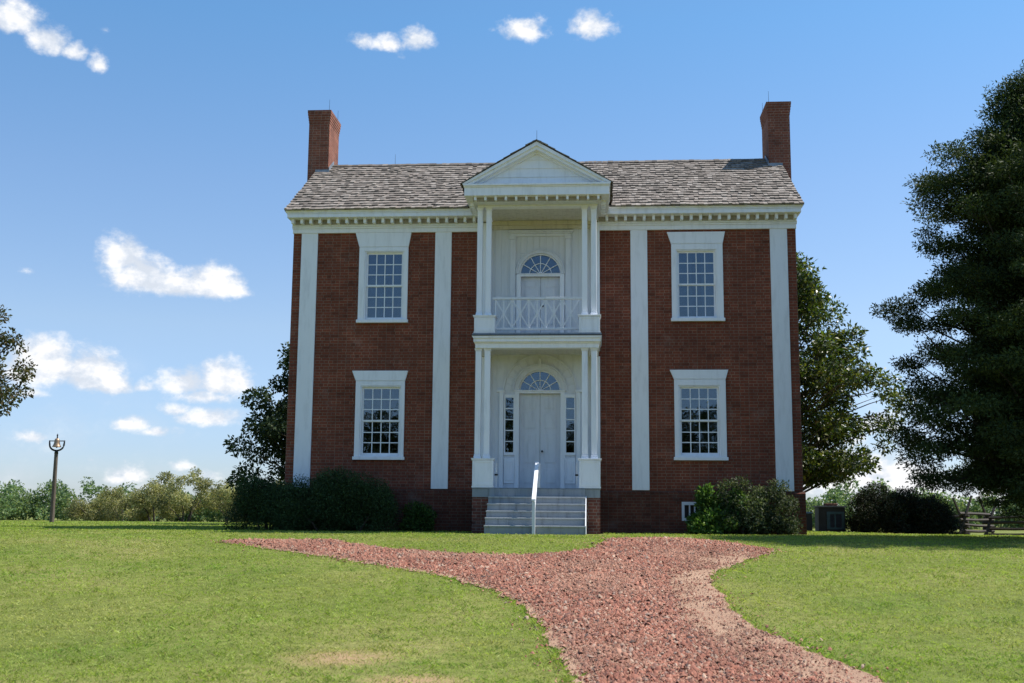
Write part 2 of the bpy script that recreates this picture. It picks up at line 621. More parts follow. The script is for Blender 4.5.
def copy_tree(o, parent=None):
    c = o.copy()
    C.objects.link(c)
    if parent is not None:
        c.parent = parent
    for ch in list(o.children):
        copy_tree(ch, c)
    return c


def mesh_np(name, V, F, m, tone=None, parent=None, smooth=False):
    """V (n,3), F (k,3 or 4), tone (k,3) per face"""
    me = bpy.data.meshes.new(name)
    n, k, q = len(V), len(F), F.shape[1]
    me.vertices.add(n)
    me.vertices.foreach_set('co', np.asarray(V, np.float32).ravel())
    me.loops.add(k * q)
    me.loops.foreach_set('vertex_index', np.asarray(F, np.int32).ravel())
    me.polygons.add(k)
    me.polygons.foreach_set('loop_start', np.arange(0, k * q, q, dtype=np.int32))
    me.update(calc_edges=True)
    if tone is not None:
        at = me.color_attributes.new('tone', 'FLOAT_COLOR', 'CORNER')
        col = np.ones((k, q, 4), np.float32)
        col[:, :, :3] = tone[:, None, :]
        at.data.foreach_set('color', col.ravel())
    me.materials.append(m)
    if smooth:
        me.polygons.foreach_set('use_smooth', np.ones(k, bool))
    o = bpy.data.objects.new(name, me)
    C.objects.link(o)
    if parent is not None:
        o.parent = parent
    return o


def norm(a):
    return a / np.maximum(np.linalg.norm(a, axis=-1, keepdims=True), 1e-9)


# ------------------------------------------------------------------ ground
def grow(a, b, step, lim, g=1.35):
    xs = list(np.arange(a, b + 1e-6, step))
    s = step
    while xs[-1] < lim:
        s *= g
        xs.append(xs[-1] + s)
    s = step
    while xs[0] > -lim:
        s *= g
        xs.insert(0, xs[0] - s)
    return np.array(xs)


def ground():
    xs, ys = grow(-30, 30, .5, 3500), grow(-34, 90, .5, 3500)
    X, Y = np.meshgrid(xs, ys)
    Z = zg(X, Y)
    V = np.stack([X.ravel(), Y.ravel(), Z.ravel()], 1)
    nx = len(xs)
    i, j = np.meshgrid(np.arange(nx - 1), np.arange(len(ys) - 1))
    a = (j * nx + i).ravel()
    F = np.stack([a, a + 1, a + nx + 1, a + nx], 1)
    m, N, L, b = mat('lawn_soil')
    g = N.new('ShaderNodeNewGeometry')
    p = g.outputs['Position']
    n1_ = tex_noise(N, L, p, .35, 5, .6)
    n2_ = tex_noise(N, L, p, 7, 5, .7)
    r1 = ramp(N, [(.30, (.115, .150, .034)), (.52, (.160, .182, .048)), (.72, (.240, .220, .088))])
    L.new(n1_, r1.inputs[0])
    r2_ = ramp(N, [(.3, (.62, .62, .6)), (.7, (1.3, 1.28, 1.2))])
    L.new(n2_, r2_.inputs[0])
    c = mixc(N, L, 1.0, r1.outputs[0], r2_.outputs[0], 'MULTIPLY')
    bare = None
    for (sx_, sy_, rx_, ry_) in ((-1.15, -17.6, .62, .50), (-.2, -18.7, .55, .35), (4.6, -19.0, .6, .5), (-.75, -10.9, .5, .35)):
        sb = N.new('ShaderNodeVectorMath')
        sb.operation = 'SUBTRACT'
        L.new(p, sb.inputs[0])
        sb.inputs[1].default_value = (sx_, sy_, 0)
        ml = N.new('ShaderNodeVectorMath')
        ml.operation = 'MULTIPLY'
        L.new(sb.outputs[0], ml.inputs[0])
        ml.inputs[1].default_value = (1 / rx_, 1 / ry_, 0)
        ln = N.new('ShaderNodeVectorMath')
        ln.operation = 'LENGTH'
        L.new(ml.outputs[0], ln.inputs[0])
        if bare is None:
            bare = ln.outputs['Value']
        else:
            mn = N.new('ShaderNodeMath')
            mn.operation = 'MINIMUM'
            L.new(bare, mn.inputs[0])
            L.new(ln.outputs['Value'], mn.inputs[1])
            bare = mn.outputs[0]
    ad = N.new('ShaderNodeMath')
    ad.operation = 'ADD'
    L.new(bare, ad.inputs[0])
    L.new(tex_noise(N, L, p, 5, 5, .65), ad.inputs[1])
    mr_ = N.new('ShaderNodeMapRange')
    mr_.inputs['From Min'].default_value = 1.7
    mr_.inputs['From Max'].default_value = .7
    L.new(ad.outputs[0], mr_.inputs['Value'])
    c = mixc(N, L, mr_.outputs[0], c, (.33, .225, .125))
    L.new(c, b.inputs['Base Color'])
    b.inputs['Roughness'].default_value = .95
    b.inputs['Specular IOR Level'].default_value = .1
    bp = N.new('ShaderNodeBump')
    bp.inputs['Strength'].default_value = .8
    bp.inputs['Distance'].default_value = .05
    L.new(n2_, bp.inputs['Height'])
    L.new(bp.outputs[0], b.inputs['Normal'])
    o = mesh_np('lawn_ground', V, F, m, smooth=True)
    tag(o, kind='structure')


ground()

PATH = [(-6.07, -6.8), (-5.35, -6.47), (-3.93, -6.37), (-3.49, -6.95), (-2.84, -7.5), (-1.8, -8.21), (-0.81, -8.69), (0.09, -8.68), (0.8, -8.3), (1.34, -7.54), (1.61, -6.47), (1.79, -5.21), (2.81, -4.8), (3.61, -5.26), (4.36, -6.6), (4.78, -7.65), (4.16, -8.9), (3.5, -10.49), (3.2, -11.89), (3.23, -13.31), (3.31, -14.82), (3.5, -15.99), (3.81, -17.01), (4.19, -18.36), (4.39, -19.74), (4.9, -23.5), (5.4, -27.5), (1.9, -27.5), (1.62, -23.5), (1.38, -20.07), (1.23, -18.66), (1.07, -17.21), (0.84, -15.71), (0.45, -14.02), (-0.07, -12.72), (-0.97, -11.52), (-2.13, -10.38), (-3.21, -9.42), (-4.38, -8.46), (-5.44, -7.48)]


def smooth_poly(P, step=.12, jit=.05):
    P = np.array(P)
    n = len(P)
    out = []
    for i in range(n):
        p0, p1, p2, p3 = P[i - 1], P[i], P[(i + 1) % n], P[(i + 2) % n]
        k = max(2, int(np.linalg.norm(p2 - p1) / step))
        for t in np.arange(k) / k:
            out.append(.5 * ((2 * p1) + (-p0 + p2) * t + (2 * p0 - 5 * p1 + 4 * p2 - p3) * t ** 2 + (-p0 + 3 * p1 - 3 * p2 + p3) * t ** 3))
    out = np.array(out)
    k = np.arange(len(out))
    w = sum(np.sin(k * f + ph)[:, None] * a for f, a, ph in ((.21, .6, 1), (.53, .5, 2.2), (1.1, .4, .3)))
    d = norm(np.roll(out, -1, 0) - np.roll(out, 1, 0))
    nn_ = np.stack([d[:, 1], -d[:, 0]], 1)
    return out + nn_ * (w * jit + rng.normal(0, jit * .5, (len(out), 1)))


PB = smooth_poly(PATH)


def inside(x, y, poly=None):
    poly = PB if poly is None else poly
    r = np.zeros(len(x), bool)
    px, py = poly[:, 0], poly[:, 1]
    j = len(poly) - 1
    for i in range(len(poly)):
        c = ((py[i] > y) != (py[j] > y))
        if py[j] != py[i]:
            c &= x < (px[j] - px[i]) * (y - py[i]) / (py[j] - py[i]) + px[i]
        r ^= c
        j = i
    return r


def edge_dist(x, y):
    d = np.full(len(x), 1e9)
    for p in PB[::2]:
        d = np.minimum(d, (x - p[0]) ** 2 + (y - p[1]) ** 2)
    return np.sqrt(d)


def vnoise(x, y, sc, seed=0):
    """cheap smooth value noise"""
    r = np.random.default_rng(seed)
    T = r.random((64, 64))
    u, v = x * sc + 100.3, y * sc + 77.7
    i, j = np.floor(u).astype(int), np.floor(v).astype(int)
    fu, fv = u - i, v - j
    fu, fv = fu * fu * (3 - 2 * fu), fv * fv * (3 - 2 * fv)
    g = lambda a, b_: T[a % 64, b_ % 64]
    return (g(i, j) * (1 - fu) + g(i + 1, j) * fu) * (1 - fv) + (g(i, j + 1) * (1 - fu) + g(i + 1, j + 1) * fu) * fv


def fbm(x, y, sc, seed=0):
    return (vnoise(x, y, sc, seed) * .5 + vnoise(x, y, sc * 2.1, seed + 1) * .3 + vnoise(x, y, sc * 4.3, seed + 2) * .2)


def path():
    gx, gy = np.meshgrid(np.arange(-6.5, 6.5, .3), np.arange(-27.6, -4.5, .3))
    gx, gy = gx.ravel() + rng.normal(0, .03, gx.size), gy.ravel() + rng.normal(0, .03, gy.size)
    k = inside(gx, gy) & (edge_dist(gx, gy) > .15)
    pts = [Vector(p) for p in PB] + [Vector((a, b_)) for a, b_ in zip(gx[k], gy[k])]
    n = len(PB)
    res = geometry.delaunay_2d_cdt(pts, [], [list(range(n))], 1, 1e-5)
    V = np.array([(p.x, p.y, gz(p.x, p.y) + .012) for p in res[0]])
    m, N, L, b = mat('sandy_clay')
    g = N.new('ShaderNodeNewGeometry')
    nz = tex_noise(N, L, g.outputs['Position'], 2.2, 6, .7)
    rp = ramp(N, [(.3, (.30, .17, .11)), (.55, (.41, .255, .165)), (.75, (.52, .36, .245))])
    L.new(nz, rp.inputs[0])
    nz2 = tex_noise(N, L, g.outputs['Position'], 40, 4, .7)
    rp2 = ramp(N, [(.3, (.75, .75, .75)), (.7, (1.15, 1.15, 1.15))])
    L.new(nz2, rp2.inputs[0])
    L.new(mixc(N, L, 1.0, rp.outputs[0], rp2.outputs[0], 'MULTIPLY'), b.inputs['Base Color'])
    b.inputs['Roughness'].default_value = .95
    bp = N.new('ShaderNodeBump')
    bp.inputs['Distance'].default_value = .02
    L.new(nz2, bp.inputs['Height'])
    L.new(bp.outputs[0], b.inputs['Normal'])
    me = bpy.data.meshes.new('dirt_path')
    me.from_pydata([tuple(v) for v in V], [], [f if True else f for f in res[2]])
    me.materials.append(m)
    o = bpy.data.objects.new('dirt_path', me)
    C.objects.link(o)
    bm_ = bmesh.new()
    bm_.from_mesh(me)
    for f in bm_.faces:
        if f.normal.z < 0:
            f.normal_flip()
    bm_.to_mesh(me)
    bm_.free()
    tag(o, kind='structure')


path()


def thin_gravel(x, y):
    """0..1, how bare the path is: sandy strip along the right-hand edge, patches on the left"""
    d = edge_dist(x, y)
    right = x > np.interp(y, [-28, -20, -15, -10, -5], [4.2, 3.4, 2.5, 2.6, 3.6])
    s = np.where(right, 1 - ss(.10, 1.35, d), (1 - ss(.02, .35, d)) * .8)
    s = s * ss(-6.3, -8.5, y) + (1 - ss(.0, .16, d)) * .4
    return np.clip(s * (-.10 + 1.75 * fbm(x, y, 1.7, 21)), 0, .95)


def gravel():
    n = 430000
    # stones get fewer and larger-only with distance
    y = -24 + 19.3 * rng.random(n) ** 1.05
    x = -6.3 + 12 * rng.random(n)
    k = inside(x, y) & (y > -22)
    x, y = x[k], y[k]
    bare = thin_gravel(x, y)
    k = rng.random(len(x)) > bare * .93
    x, y, bare = x[k], y[k], bare[k]
    # a few chips kicked out on to the turf
    q = rng.integers(0, len(PB), 2600)
    ex, ey = PB[q, 0] + rng.normal(0, .16, 2600), PB[q, 1] + rng.normal(0, .16, 2600)
    x, y, bare = np.concatenate([x, ex]), np.concatenate([y, ey]), np.concatenate([bare, np.full(2600, .6)])
    n = len(x)
    base = np.array([[1, 0, 0], [-.2, .95, 0], [-.9, .1, .1], [.1, -1, 0], [.15, .1, .72], [-.4, -.3, .55], [.5, .45, .5]])
    faces = np.array([[0, 1, 6], [1, 4, 6], [6, 4, 0], [1, 2, 4], [2, 5, 4], [2, 3, 5], [3, 4, 5], [3, 0, 4]])
    S = np.exp(rng.normal(math.log(.0130), .42, n)).clip(.005, .040) * (1 - .45 * bare)
    V = base[None] + rng.normal(0, .16, (n, 7, 3))
    V[:, :, 2] *= rng.uniform(.8, 1.7, n)[:, None]
    # tilt
    tl = rng.normal(0, .35, (n, 2))
    V[:, :, 2] += V[:, :, 0] * tl[:, :1] + V[:, :, 1] * tl[:, 1:]
    a = rng.random(n) * 6.283
    ca, sa = np.cos(a)[:, None], np.sin(a)[:, None]
    el_ = rng.uniform(.7, 1.5, n)[:, None]
    X = V[:, :, 0] * el_
    V2 = np.stack([X * ca - V[:, :, 1] * sa, X * sa + V[:, :, 1] * ca, V[:, :, 2]], 2) * S[:, None, None]
    zz = zg(x, y) + .014 + rng.random(n) * .012
    V2 += np.stack([x, y, zz], 1)[:, None, :]
    F = (faces[None] + (np.arange(n) * 7)[:, None, None]).reshape(-1, 3)
    pal = np.array([(.33, .138, .092), (.27, .105, .070), (.38, .19, .13), (.175, .084, .066), (.44, .30, .22), (.11, .072, .064), (.34, .24, .19)])
    t = pal[rng.choice(7, n, p=[.33, .24, .20, .10, .06, .03, .04])] * rng.uniform(.8, 1.2, (n, 1))
    dust = np.clip((fbm(x, y, .55, 61) - .50) * 2.2, 0, .35)[:, None]       # clay dust trodden into the stones
    t = t * (1 - dust) + np.array([.36, .215, .15]) * dust
    t *= (.64 + .44 * fbm(x, y, 1.3, 71))[:, None]
    o = mesh_np('gravel', V2.reshape(-1, 3), F, attr_mat('brick_chip_stone', .85, 0, .3), np.repeat(t, len(faces), 0))
    tag(o, 'coarse reddish brick-chip gravel covering the forking path', 'gravel', kind='stuff')


gravel()


def grass():
    # blade roots: density falls and blade width grows with the distance from the photographer's stand
    xs, ys, ws = [], [], []
    for (y0, y1, dens, w) in ((-21.5, -17, 1500, .0065), (-17, -13, 1150, .008), (-13, -9, 900, .010), (-9, -4, 620, .013), (-4, 4, 300, .018), (4, 16, 130, .026)):
        half = (y1 + 29.5) * .50 + 1.5
        cx = CAM.x - (y1 + 29.5) * .075
        n = int(dens * (y1 - y0) * 2 * half)
        x = cx + (rng.random(n) * 2 - 1) * half
        y = y0 + rng.random(n) * (y1 - y0)
        xs.append(x), ys.append(y), ws.append(np.full(n, w))
    x, y, w = np.concatenate(xs), np.concatenate(ys), np.concatenate(ws)
    keep = ~inside(x, y)
    # not under the house or the steps
    keep &= ~((np.abs(x) < 6.75) & (y > -.05) & (y < 6.6)) & ~((np.abs(x) < 1.65) & (y > -3.1) & (y < .1))
    bare = fbm(x, y, .9, 5)
    worn = np.exp(-(((x + 1.15) / .50) ** 2 + ((y + 17.75) / .50) ** 2)) * .9 + np.exp(-(((x + .2) / .55) ** 2 + ((y + 18.75) / .35) ** 2)) * .8 + np.exp(-(((x + .75) / .45) ** 2 + ((y + 10.9) / .3) ** 2)) * .8 + np.exp(-(((x - 4.6) / .7) ** 2 + ((y + 19.0) / .6) ** 2)) * .6
    keep &= rng.random(len(x)) > np.clip((bare - .62) * 1.2, 0, .4) + worn * .55
    x, y, w, worn = x[keep], y[keep], w[keep], worn[keep]
    n = len(x)
    d = edge_dist(x, y)
    tuft = fbm(x, y, 5.0, 8)
    h = (.012 + .040 * tuft ** 1.6) * rng.uniform(.55, 1.3, n) + .05 * (1 - ss(.0, .22, d)) * rng.random(n)
    h *= np.where(y > -4, 1.1, 1)
    a = rng.random(n) * 6.283
    lean = rng.normal(0, .75, (n, 2)) * h[:, None]
    z = zg(x, y) - .004
    px, py = np.cos(a) * w * .5, np.sin(a) * w * .5
    V = np.zeros((n, 4, 3))
    V[:, 0] = np.stack([x - px, y - py, z], 1)
    V[:, 1] = np.stack([x + px, y + py, z], 1)
    mid = np.stack([x + lean[:, 0] * .4, y + lean[:, 1] * .4, z + h * .62], 1)
    V[:, 2] = mid + np.stack([px, py, 0 * px], 1) * .8
    V[:, 3] = np.stack([x + lean[:, 0] * 1.1, y + lean[:, 1] * 1.1, z + h * .97], 1)
    F = np.stack([np.arange(n) * 4, np.arange(n) * 4 + 1, np.arange(n) * 4 + 2, np.arange(n) * 4 + 3], 1)
    dry = fbm(x, y, .45, 31)
    dry = np.clip((dry - .50) * 2.2 + worn * 1.2 + .25 * ss(5, 9, x) * ss(-9, -14, y) + rng.normal(0, .16, n), 0, 1)
    lush = np.clip((fbm(x, y, .8, 44) - .5) * 3, 0, 1)
    g0, g1, g2 = np.array([.255, .330, .055]), np.array([.40, .375, .14]), np.array([.185, .305, .042])
    t = g0 * (1 - dry[:, None]) + g1 * dry[:, None]
    t = t * (1 - .75 * lush[:, None]) + g2 * .75 * lush[:, None]
    t = t * rng.uniform(.74, 1.28, (n, 1)) * (.86 + .52 * fbm(x, y, 2.6, 91))[:, None]
    straw = rng.random(n) < .05
    t[straw] = np.array([.34, .28, .13]) * rng.uniform(.8, 1.1, (straw.sum(), 1))
    o = mesh_np('grass', V.reshape(-1, 3), F, attr_mat('grass_blade', .55, .45, .3, None, (1.1, 1.15, .7)), t)
    tag(o, 'short mown lawn grass with drier yellow patches', 'grass', kind='stuff')


grass()

# ------------------------------------------------------------------ the house
house = empty('brick_house', (0, 0, 0))
tag(house, 'two storey red brick house with white pilasters, central two tier portico and wood shingle roof', 'house')
W, DEP = 6.68, 6.43
ZB, ZF = 1.18, 8.0                # top of the basement course, underside of the frieze
EY, EZ, RY, RZ = -.47, 8.53, 3.21, 10.87
SL = (RZ - EZ) / (RY - EY)

WIN = [  # x0, x1 of the frame; sill bottom, frame top, lintel bottom/top, lintel half flare ; glass x0,x1,z0,z1 ; meeting rail z
    dict(f=(-4.86, -3.535), s=5.545, ft=7.59, lt=7.997, lx=(-4.975, -3.46), g=(-4.645, -3.695, 5.68, 7.435)),
    dict(f=(3.44, 4.775), s=5.55, ft=7.60, lt=7.935, lx=(3.33, 4.845), g=(3.62, 4.56, 5.67, 7.405)),
    dict(f=(-4.855, -3.55), s=1.925, ft=3.98, lt=4.265, lx=(-4.965, -3.47), g=(-4.665, -3.69, 2.08, 3.81)),
    dict(f=(3.47, 4.785), s=1.95, ft=4.02, lt=4.28, lx=(3.36, 4.86), g=(3.635, 4.585, 2.12, 3.82)),
]
PX = 1.52       # half width of the boarded white centre bay


def wall_with_holes(mb, x0, x1, z0, z1, y0, y1, holes):
    xs = sorted({x0, x1, *[h[0] for h in holes], *[h[1] for h in holes]})
    zs = sorted({z0, z1, *[h[2] for h in holes], *[h[3] for h in holes]})
    for i in range(len(xs) - 1):
        run = None
        for j in range(len(zs) - 1):
            cx, cz = (xs[i] + xs[i + 1]) / 2, (zs[j] + zs[j + 1]) / 2
            hole = any(h[0] < cx < h[1] and h[2] < cz < h[3] for h in holes)
            if not hole:
                if run is None:
                    run = zs[j]
            if hole or j == len(zs) - 2:
                top = zs[j] if hole else zs[j + 1]
                if run is not None and top > run:
                    mb.box(xs[i], xs[i + 1], y0, y1, run, top)
                run = None


T = .34
mb = MB()
holes = [(w['g'][0] - .06, w['g'][1] + .06, w['g'][2] - .06, w['g'][3] + .06) for w in WIN]
wall_with_holes(mb, -W, W, ZB, 8.30, 0, T, holes + [(-PX, PX, ZB, 8.30)])
mb.box(-W, -W + T, T, DEP - T, ZB, 8.4)
mb.box(W - T, W, T, DEP - T, ZB, 8.4)
mb.box(-W, W, DEP - T, DEP, ZB, 8.3)
for sx in (-1, 1):      # gable triangles, tucked below the shingles
    x0, x1 = (-W, -W + T) if sx < 0 else (W - T, W)
    g = [(.4, 8.4), (DEP - .4, 8.4), (RY, RZ - .25)]
    mb.prism_yz(g, x0 + .002, x1 - .002)
wall = mb.build('wall', M['brick'], house)

mb = MB()
bh = [(3.62, 4.54, .42, .90), (-4.90, -3.98, .42, .90)]
wall_with_holes(mb, -W - .05, W + .05, -.9, ZB - .06, -.05, T, bh)
mb.prism_yz([(-.05, ZB - .06), (T, ZB - .06), (T, ZB - .002), (-.004, ZB - .002)], -W - .05, W + .05)
mb.box(-W - .05, -W + T, T, DEP, -1.5, ZB - .004)
mb.box(W - T, W + .05, T, DEP, -1.5, ZB - .004)
mb.box(-W + T, W - T, DEP - T, DEP + .04, -1.5, ZB - .004)
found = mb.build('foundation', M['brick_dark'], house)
tag(found, 'darker brick basement course under the white pilasters')

# near-black inner floors and ceilings keep the rooms dark behind the panes
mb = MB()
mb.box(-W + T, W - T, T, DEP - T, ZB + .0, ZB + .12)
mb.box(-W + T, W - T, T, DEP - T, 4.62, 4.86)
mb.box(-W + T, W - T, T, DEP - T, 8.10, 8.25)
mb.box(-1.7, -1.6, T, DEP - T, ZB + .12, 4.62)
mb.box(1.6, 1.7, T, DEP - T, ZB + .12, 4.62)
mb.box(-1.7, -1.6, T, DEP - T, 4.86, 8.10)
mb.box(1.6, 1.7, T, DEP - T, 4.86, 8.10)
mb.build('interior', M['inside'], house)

# pilasters
for (a, b_) in ((-6.45, -6.005), (-2.815, -2.375), (2.375, 2.815), (6.005, 6.45)):
    p = MB().box(a, b_, -.045, .0, ZB + .005, ZF)
    p.build('pilaster', M['white'], house, .006)

# entablature, left and right of the portico
for sx in (-1, 1):
    X = lambda v: v * sx
    bx = lambda m_, a, b_, *r: m_.box(min(a * sx, b_ * sx), max(a * sx, b_ * sx), *r)
    m1 = MB()
    bx(m1, 1.52, W + .012, -.065, .33, ZF, 8.115)
    bx(m1, 1.52, W + .03, -.085, .0, 8.117, 8.165)
    bx(m1, 1.52, W + .03, -.105, -.0, 8.167, 8.205)
    bx(m1, 1.52, W + .02, -.10, .0, 8.207, 8.345)
    en = m1.build('cornice', M['white'], house, .006)
    m2 = MB()
    bx(m2, 1.54, W + .085, -.42, .25, 8.346, 8.445)
    bx(m2, 1.54, W + .10, -.435, .2, 8.447, 8.475)
    pr = [(-.435, 8.477), (-.30, 8.477), (-.30, 8.524), (-.475, 8.524), (-.468, 8.512)]
    m2.prism_yz(pr, *sorted((1.54 * sx, (W + .125) * sx)))
    m2.build('corona', M['white'], en, .004)
    m3 = MB()
    bx(m3, 1.54, W + .016, -.112, -.1005, 8.222, 8.343)
    m3.build('dentil_backing', M['tan_backing'], en)
    x = 1.72
    while x < W - .0:
        m3 = MB()
        bx(m3, x, x + .07, -.30, -.113, 8.215, 8.344)
        m3.build('dentil', M['white'], en)
        x += .2445
    # the raking board on the gable end
    m4 = MB()
    for (ya, za, yb, zb) in ((-.44, 8.50, RY, RZ - .05), (2 * RY + .44, 8.50, RY, RZ - .05)):
        x0, x1 = sorted(((W + .003) * sx, (W + .085) * sx))
        m4.prism_yz([(ya, za), (yb, zb), (yb, zb - .30), (ya + (.40 if ya < 0 else -.40), za - .02)], x0, x1)
    m4.build('raking_board', M['white_old_shaded'], house)

# ---- roof of split wooden shingles
ROOFX = 6.83


def shingle_tone():
    b_ = random.choice([(.290, .250, .218), (.235, .198, .172), (.165, .137, .118), (.370, .325, .288), (.100, .083, .072), (.262, .216, .186)])
    k = random.uniform(.85, 1.15)
    return tuple((c_ * .5 + m_ * .5) * k for c_, m_ in zip(b_, (.225, .197, .172)))


def lay_shingles(mb, P, du, dv, nrm, length, width, course, skip=None, thick=.055):
    """P lower corner, du along the eave, dv up the slope"""
    rows = int(length / course) + 1
    for r in range(rows):
        a = -random.uniform(0, .12)
        v0 = r * course - (.03 if r == 0 else random.uniform(0, .004))
        while a < width:
            w = random.uniform(.08, .17)
            x0, x1 = max(a, 0), min(a + w - .005, width)
            a += w
            if x1 - x0 < .02:
                continue
            if skip and skip((x0 + x1) / 2, v0 + course / 2):
                continue
            vv = v0 + random.uniform(-.014, .014)
            v1 = min(v0 + course * 1.9, length)
            if v1 - vv < .03:
                continue
            t = thick * random.uniform(.65, 1.15)
            lift = .006
            q = [P + du * x0 + dv * vv, P + du * x1 + dv * (vv + random.uniform(-.006, .006)), P + du * x1 + dv * v1, P + du * x0 + dv * v1]
            up = [q[0] + nrm * (t + lift), q[1] + nrm * (t + lift + random.uniform(-.004, .004)), q[2] + nrm * .006, q[3] + nrm * .006]
            vs = [q[0] + nrm * lift, q[1] + nrm * lift, up[1], up[2], up[3], up[0]]
            tn = shingle_tone()
            mb.add(vs, [(0, 1, 2, 5), (5, 2, 3, 4), (1, 3, 2), (0, 5, 4)], tn)


slope = math.hypot(RY - EY, RZ - EZ)
dvF = Vector((0, RY - EY, RZ - EZ)).normalized()
nF = Vector((0, -dvF.z, dvF.y))
dvB = Vector((0, -dvF.y, dvF.z))
nB = Vector((0, dvF.z, dvF.y))
mb = MB()
# deck under the shingles
for sgn in (0, 1):
    a, b_ = (EY, EZ), (RY, RZ)
    if sgn:
        a = (2 * RY - EY, EZ)
    pts = [a, b_, (b_[0], b_[1] - .05), (a[0] + (.02 if not sgn else -.02), a[1] - .03)]
    if not sgn:
        # leave out the stretch the portico roof and frieze bay pass through
        mb.prism_yz(pts, -ROOFX + .01, -1.60)
        mb.prism_yz(pts, 1.60, ROOFX - .01)
        q = lambda t_: (EY + (RY - EY) * t_, EZ + (RZ - EZ) * t_)
        mb.prism_yz([q(.1), b_, (b_[0], b_[1] - .05), (q(.1)[0], q(.1)[1] - .05)], -1.598, 1.598)
    else:
        mb.prism_yz(pts, -ROOFX + .01, ROOFX - .01)
PZE, PZA, PHW = 8.68, 9.78, 1.853       # portico roof: eave height, ridge height, half width


def in_portico(u, v):
    x = u - ROOFX
    z = EZ + v * dvF.z
    return abs(x) < PHW and z < PZA - (PZA - PZE) * abs(x) / PHW - .02


roof = mb.build('roof', M['dark_edge'], house)
mb = MB()
lay_shingles(mb, Vector((-ROOFX, EY, EZ)), Vector((1, 0, 0)), dvF, nF, slope, 2 * ROOFX, .22, in_portico)
lay_shingles(mb, Vector((ROOFX, 2 * RY - EY, EZ)), Vector((-1, 0, 0)), dvB, nB, slope, 2 * ROOFX, .25)
# ridge boards
x = -ROOFX
while x < ROOFX:
    w = random.uniform(.10, .2)
    for dv_, nn_, s in ((dvF, nF, -1), (dvB, nB, 1)):
        p = Vector((x, RY, RZ + .035 + random.uniform(0, .015)))
        q = p - dv_ * .2
        vs = [p, p + Vector((w - .006, 0, 0)), q + Vector((w - .006, 0, 0)), q, p + nn_ * .02, p + Vector((w - .006, 0, 0)) + nn_ * .02, q + Vector((w - .006, 0, 0)) + nn_ * .025, q + nn_ * .025]
        t_ = tuple(c_ * .7 for c_ in shingle_tone())
        mb.add(vs, [(0, 1, 2, 3), (4, 5, 6, 7), (0, 1, 5, 4), (1, 2, 6, 5), (2, 3, 7, 6), (3, 0, 4, 7)], t_)
    x += w
mb.build('shingles', M['shingle'], roof)

# ---- chimneys, standing half outside the gables
for sx in (-1, 1):
    xa, xb = sorted((6.45 * sx, 7.07 * sx))
    y0, y1 = 2.64, 3.86
    mb = MB()
    mb.box(xa, xb, y0, y1, 7.6, 12.05)
    # wide stack against the gable below the shoulders
    xs_ = sorted((6.681 * sx, 7.10 * sx))
    mb.box(xs_[0], xs_[1], y0 - .05, y1 + .05, -.6, 7.598)
    ch = mb.build('chimney', M['brick_chim'], house)
    mb = MB()
    for k, (zz0, zz1, o_) in enumerate(((12.052, 12.127, .008), (12.129, 12.204, .018), (12.206, 12.281, .028), (12.283, 12.358, .038), (12.36, 12.445, .045))):
        mb.box(xa - o_, xb + o_, y0 - o_, y1 + o_, zz0, zz1)
    mb.build('chimney_cap', M['brick_chim'], ch)
    mb = MB()
    # step flashing on the inner side and across the front
    xi = 6.43 * sx
    xf0, xf1 = sorted((xi - .012 * sx, xi + .004 * sx))
    zr = lambda y_: EZ + (RZ - EZ) * (y_ - EY) / (RY - EY)
    mb.prism_yz([(y0 - .02, zr(y0) + .0), (RY, RZ), (RY, RZ + .17), (y0 - .02, zr(y0) + .17)], xf0, xf1)
    fa, fb = sorted((6.42 * sx, 6.835 * sx))
    mb.box(fa, fb, y0 - .018, y0 - .002, zr(y0) - .02, zr(y0) + .10)
    mb.build('flashing', M['flash'], ch)
    for (xx, yy) in ((6.5, 2.75), (6.46, 3.7)):
        r_ = MB().tube([(xx * sx, yy, 12.40), (xx * sx, yy, 12.82)], [.006, .004], 5)
        r_.build('lightning_rod', M['iron'], ch)
rd = MB().tube([(-4.55, RY, RZ), (-4.55, RY, RZ + .36)], [.006, .004], 5)
rd.build('lightning_rod', M['iron'], roof)

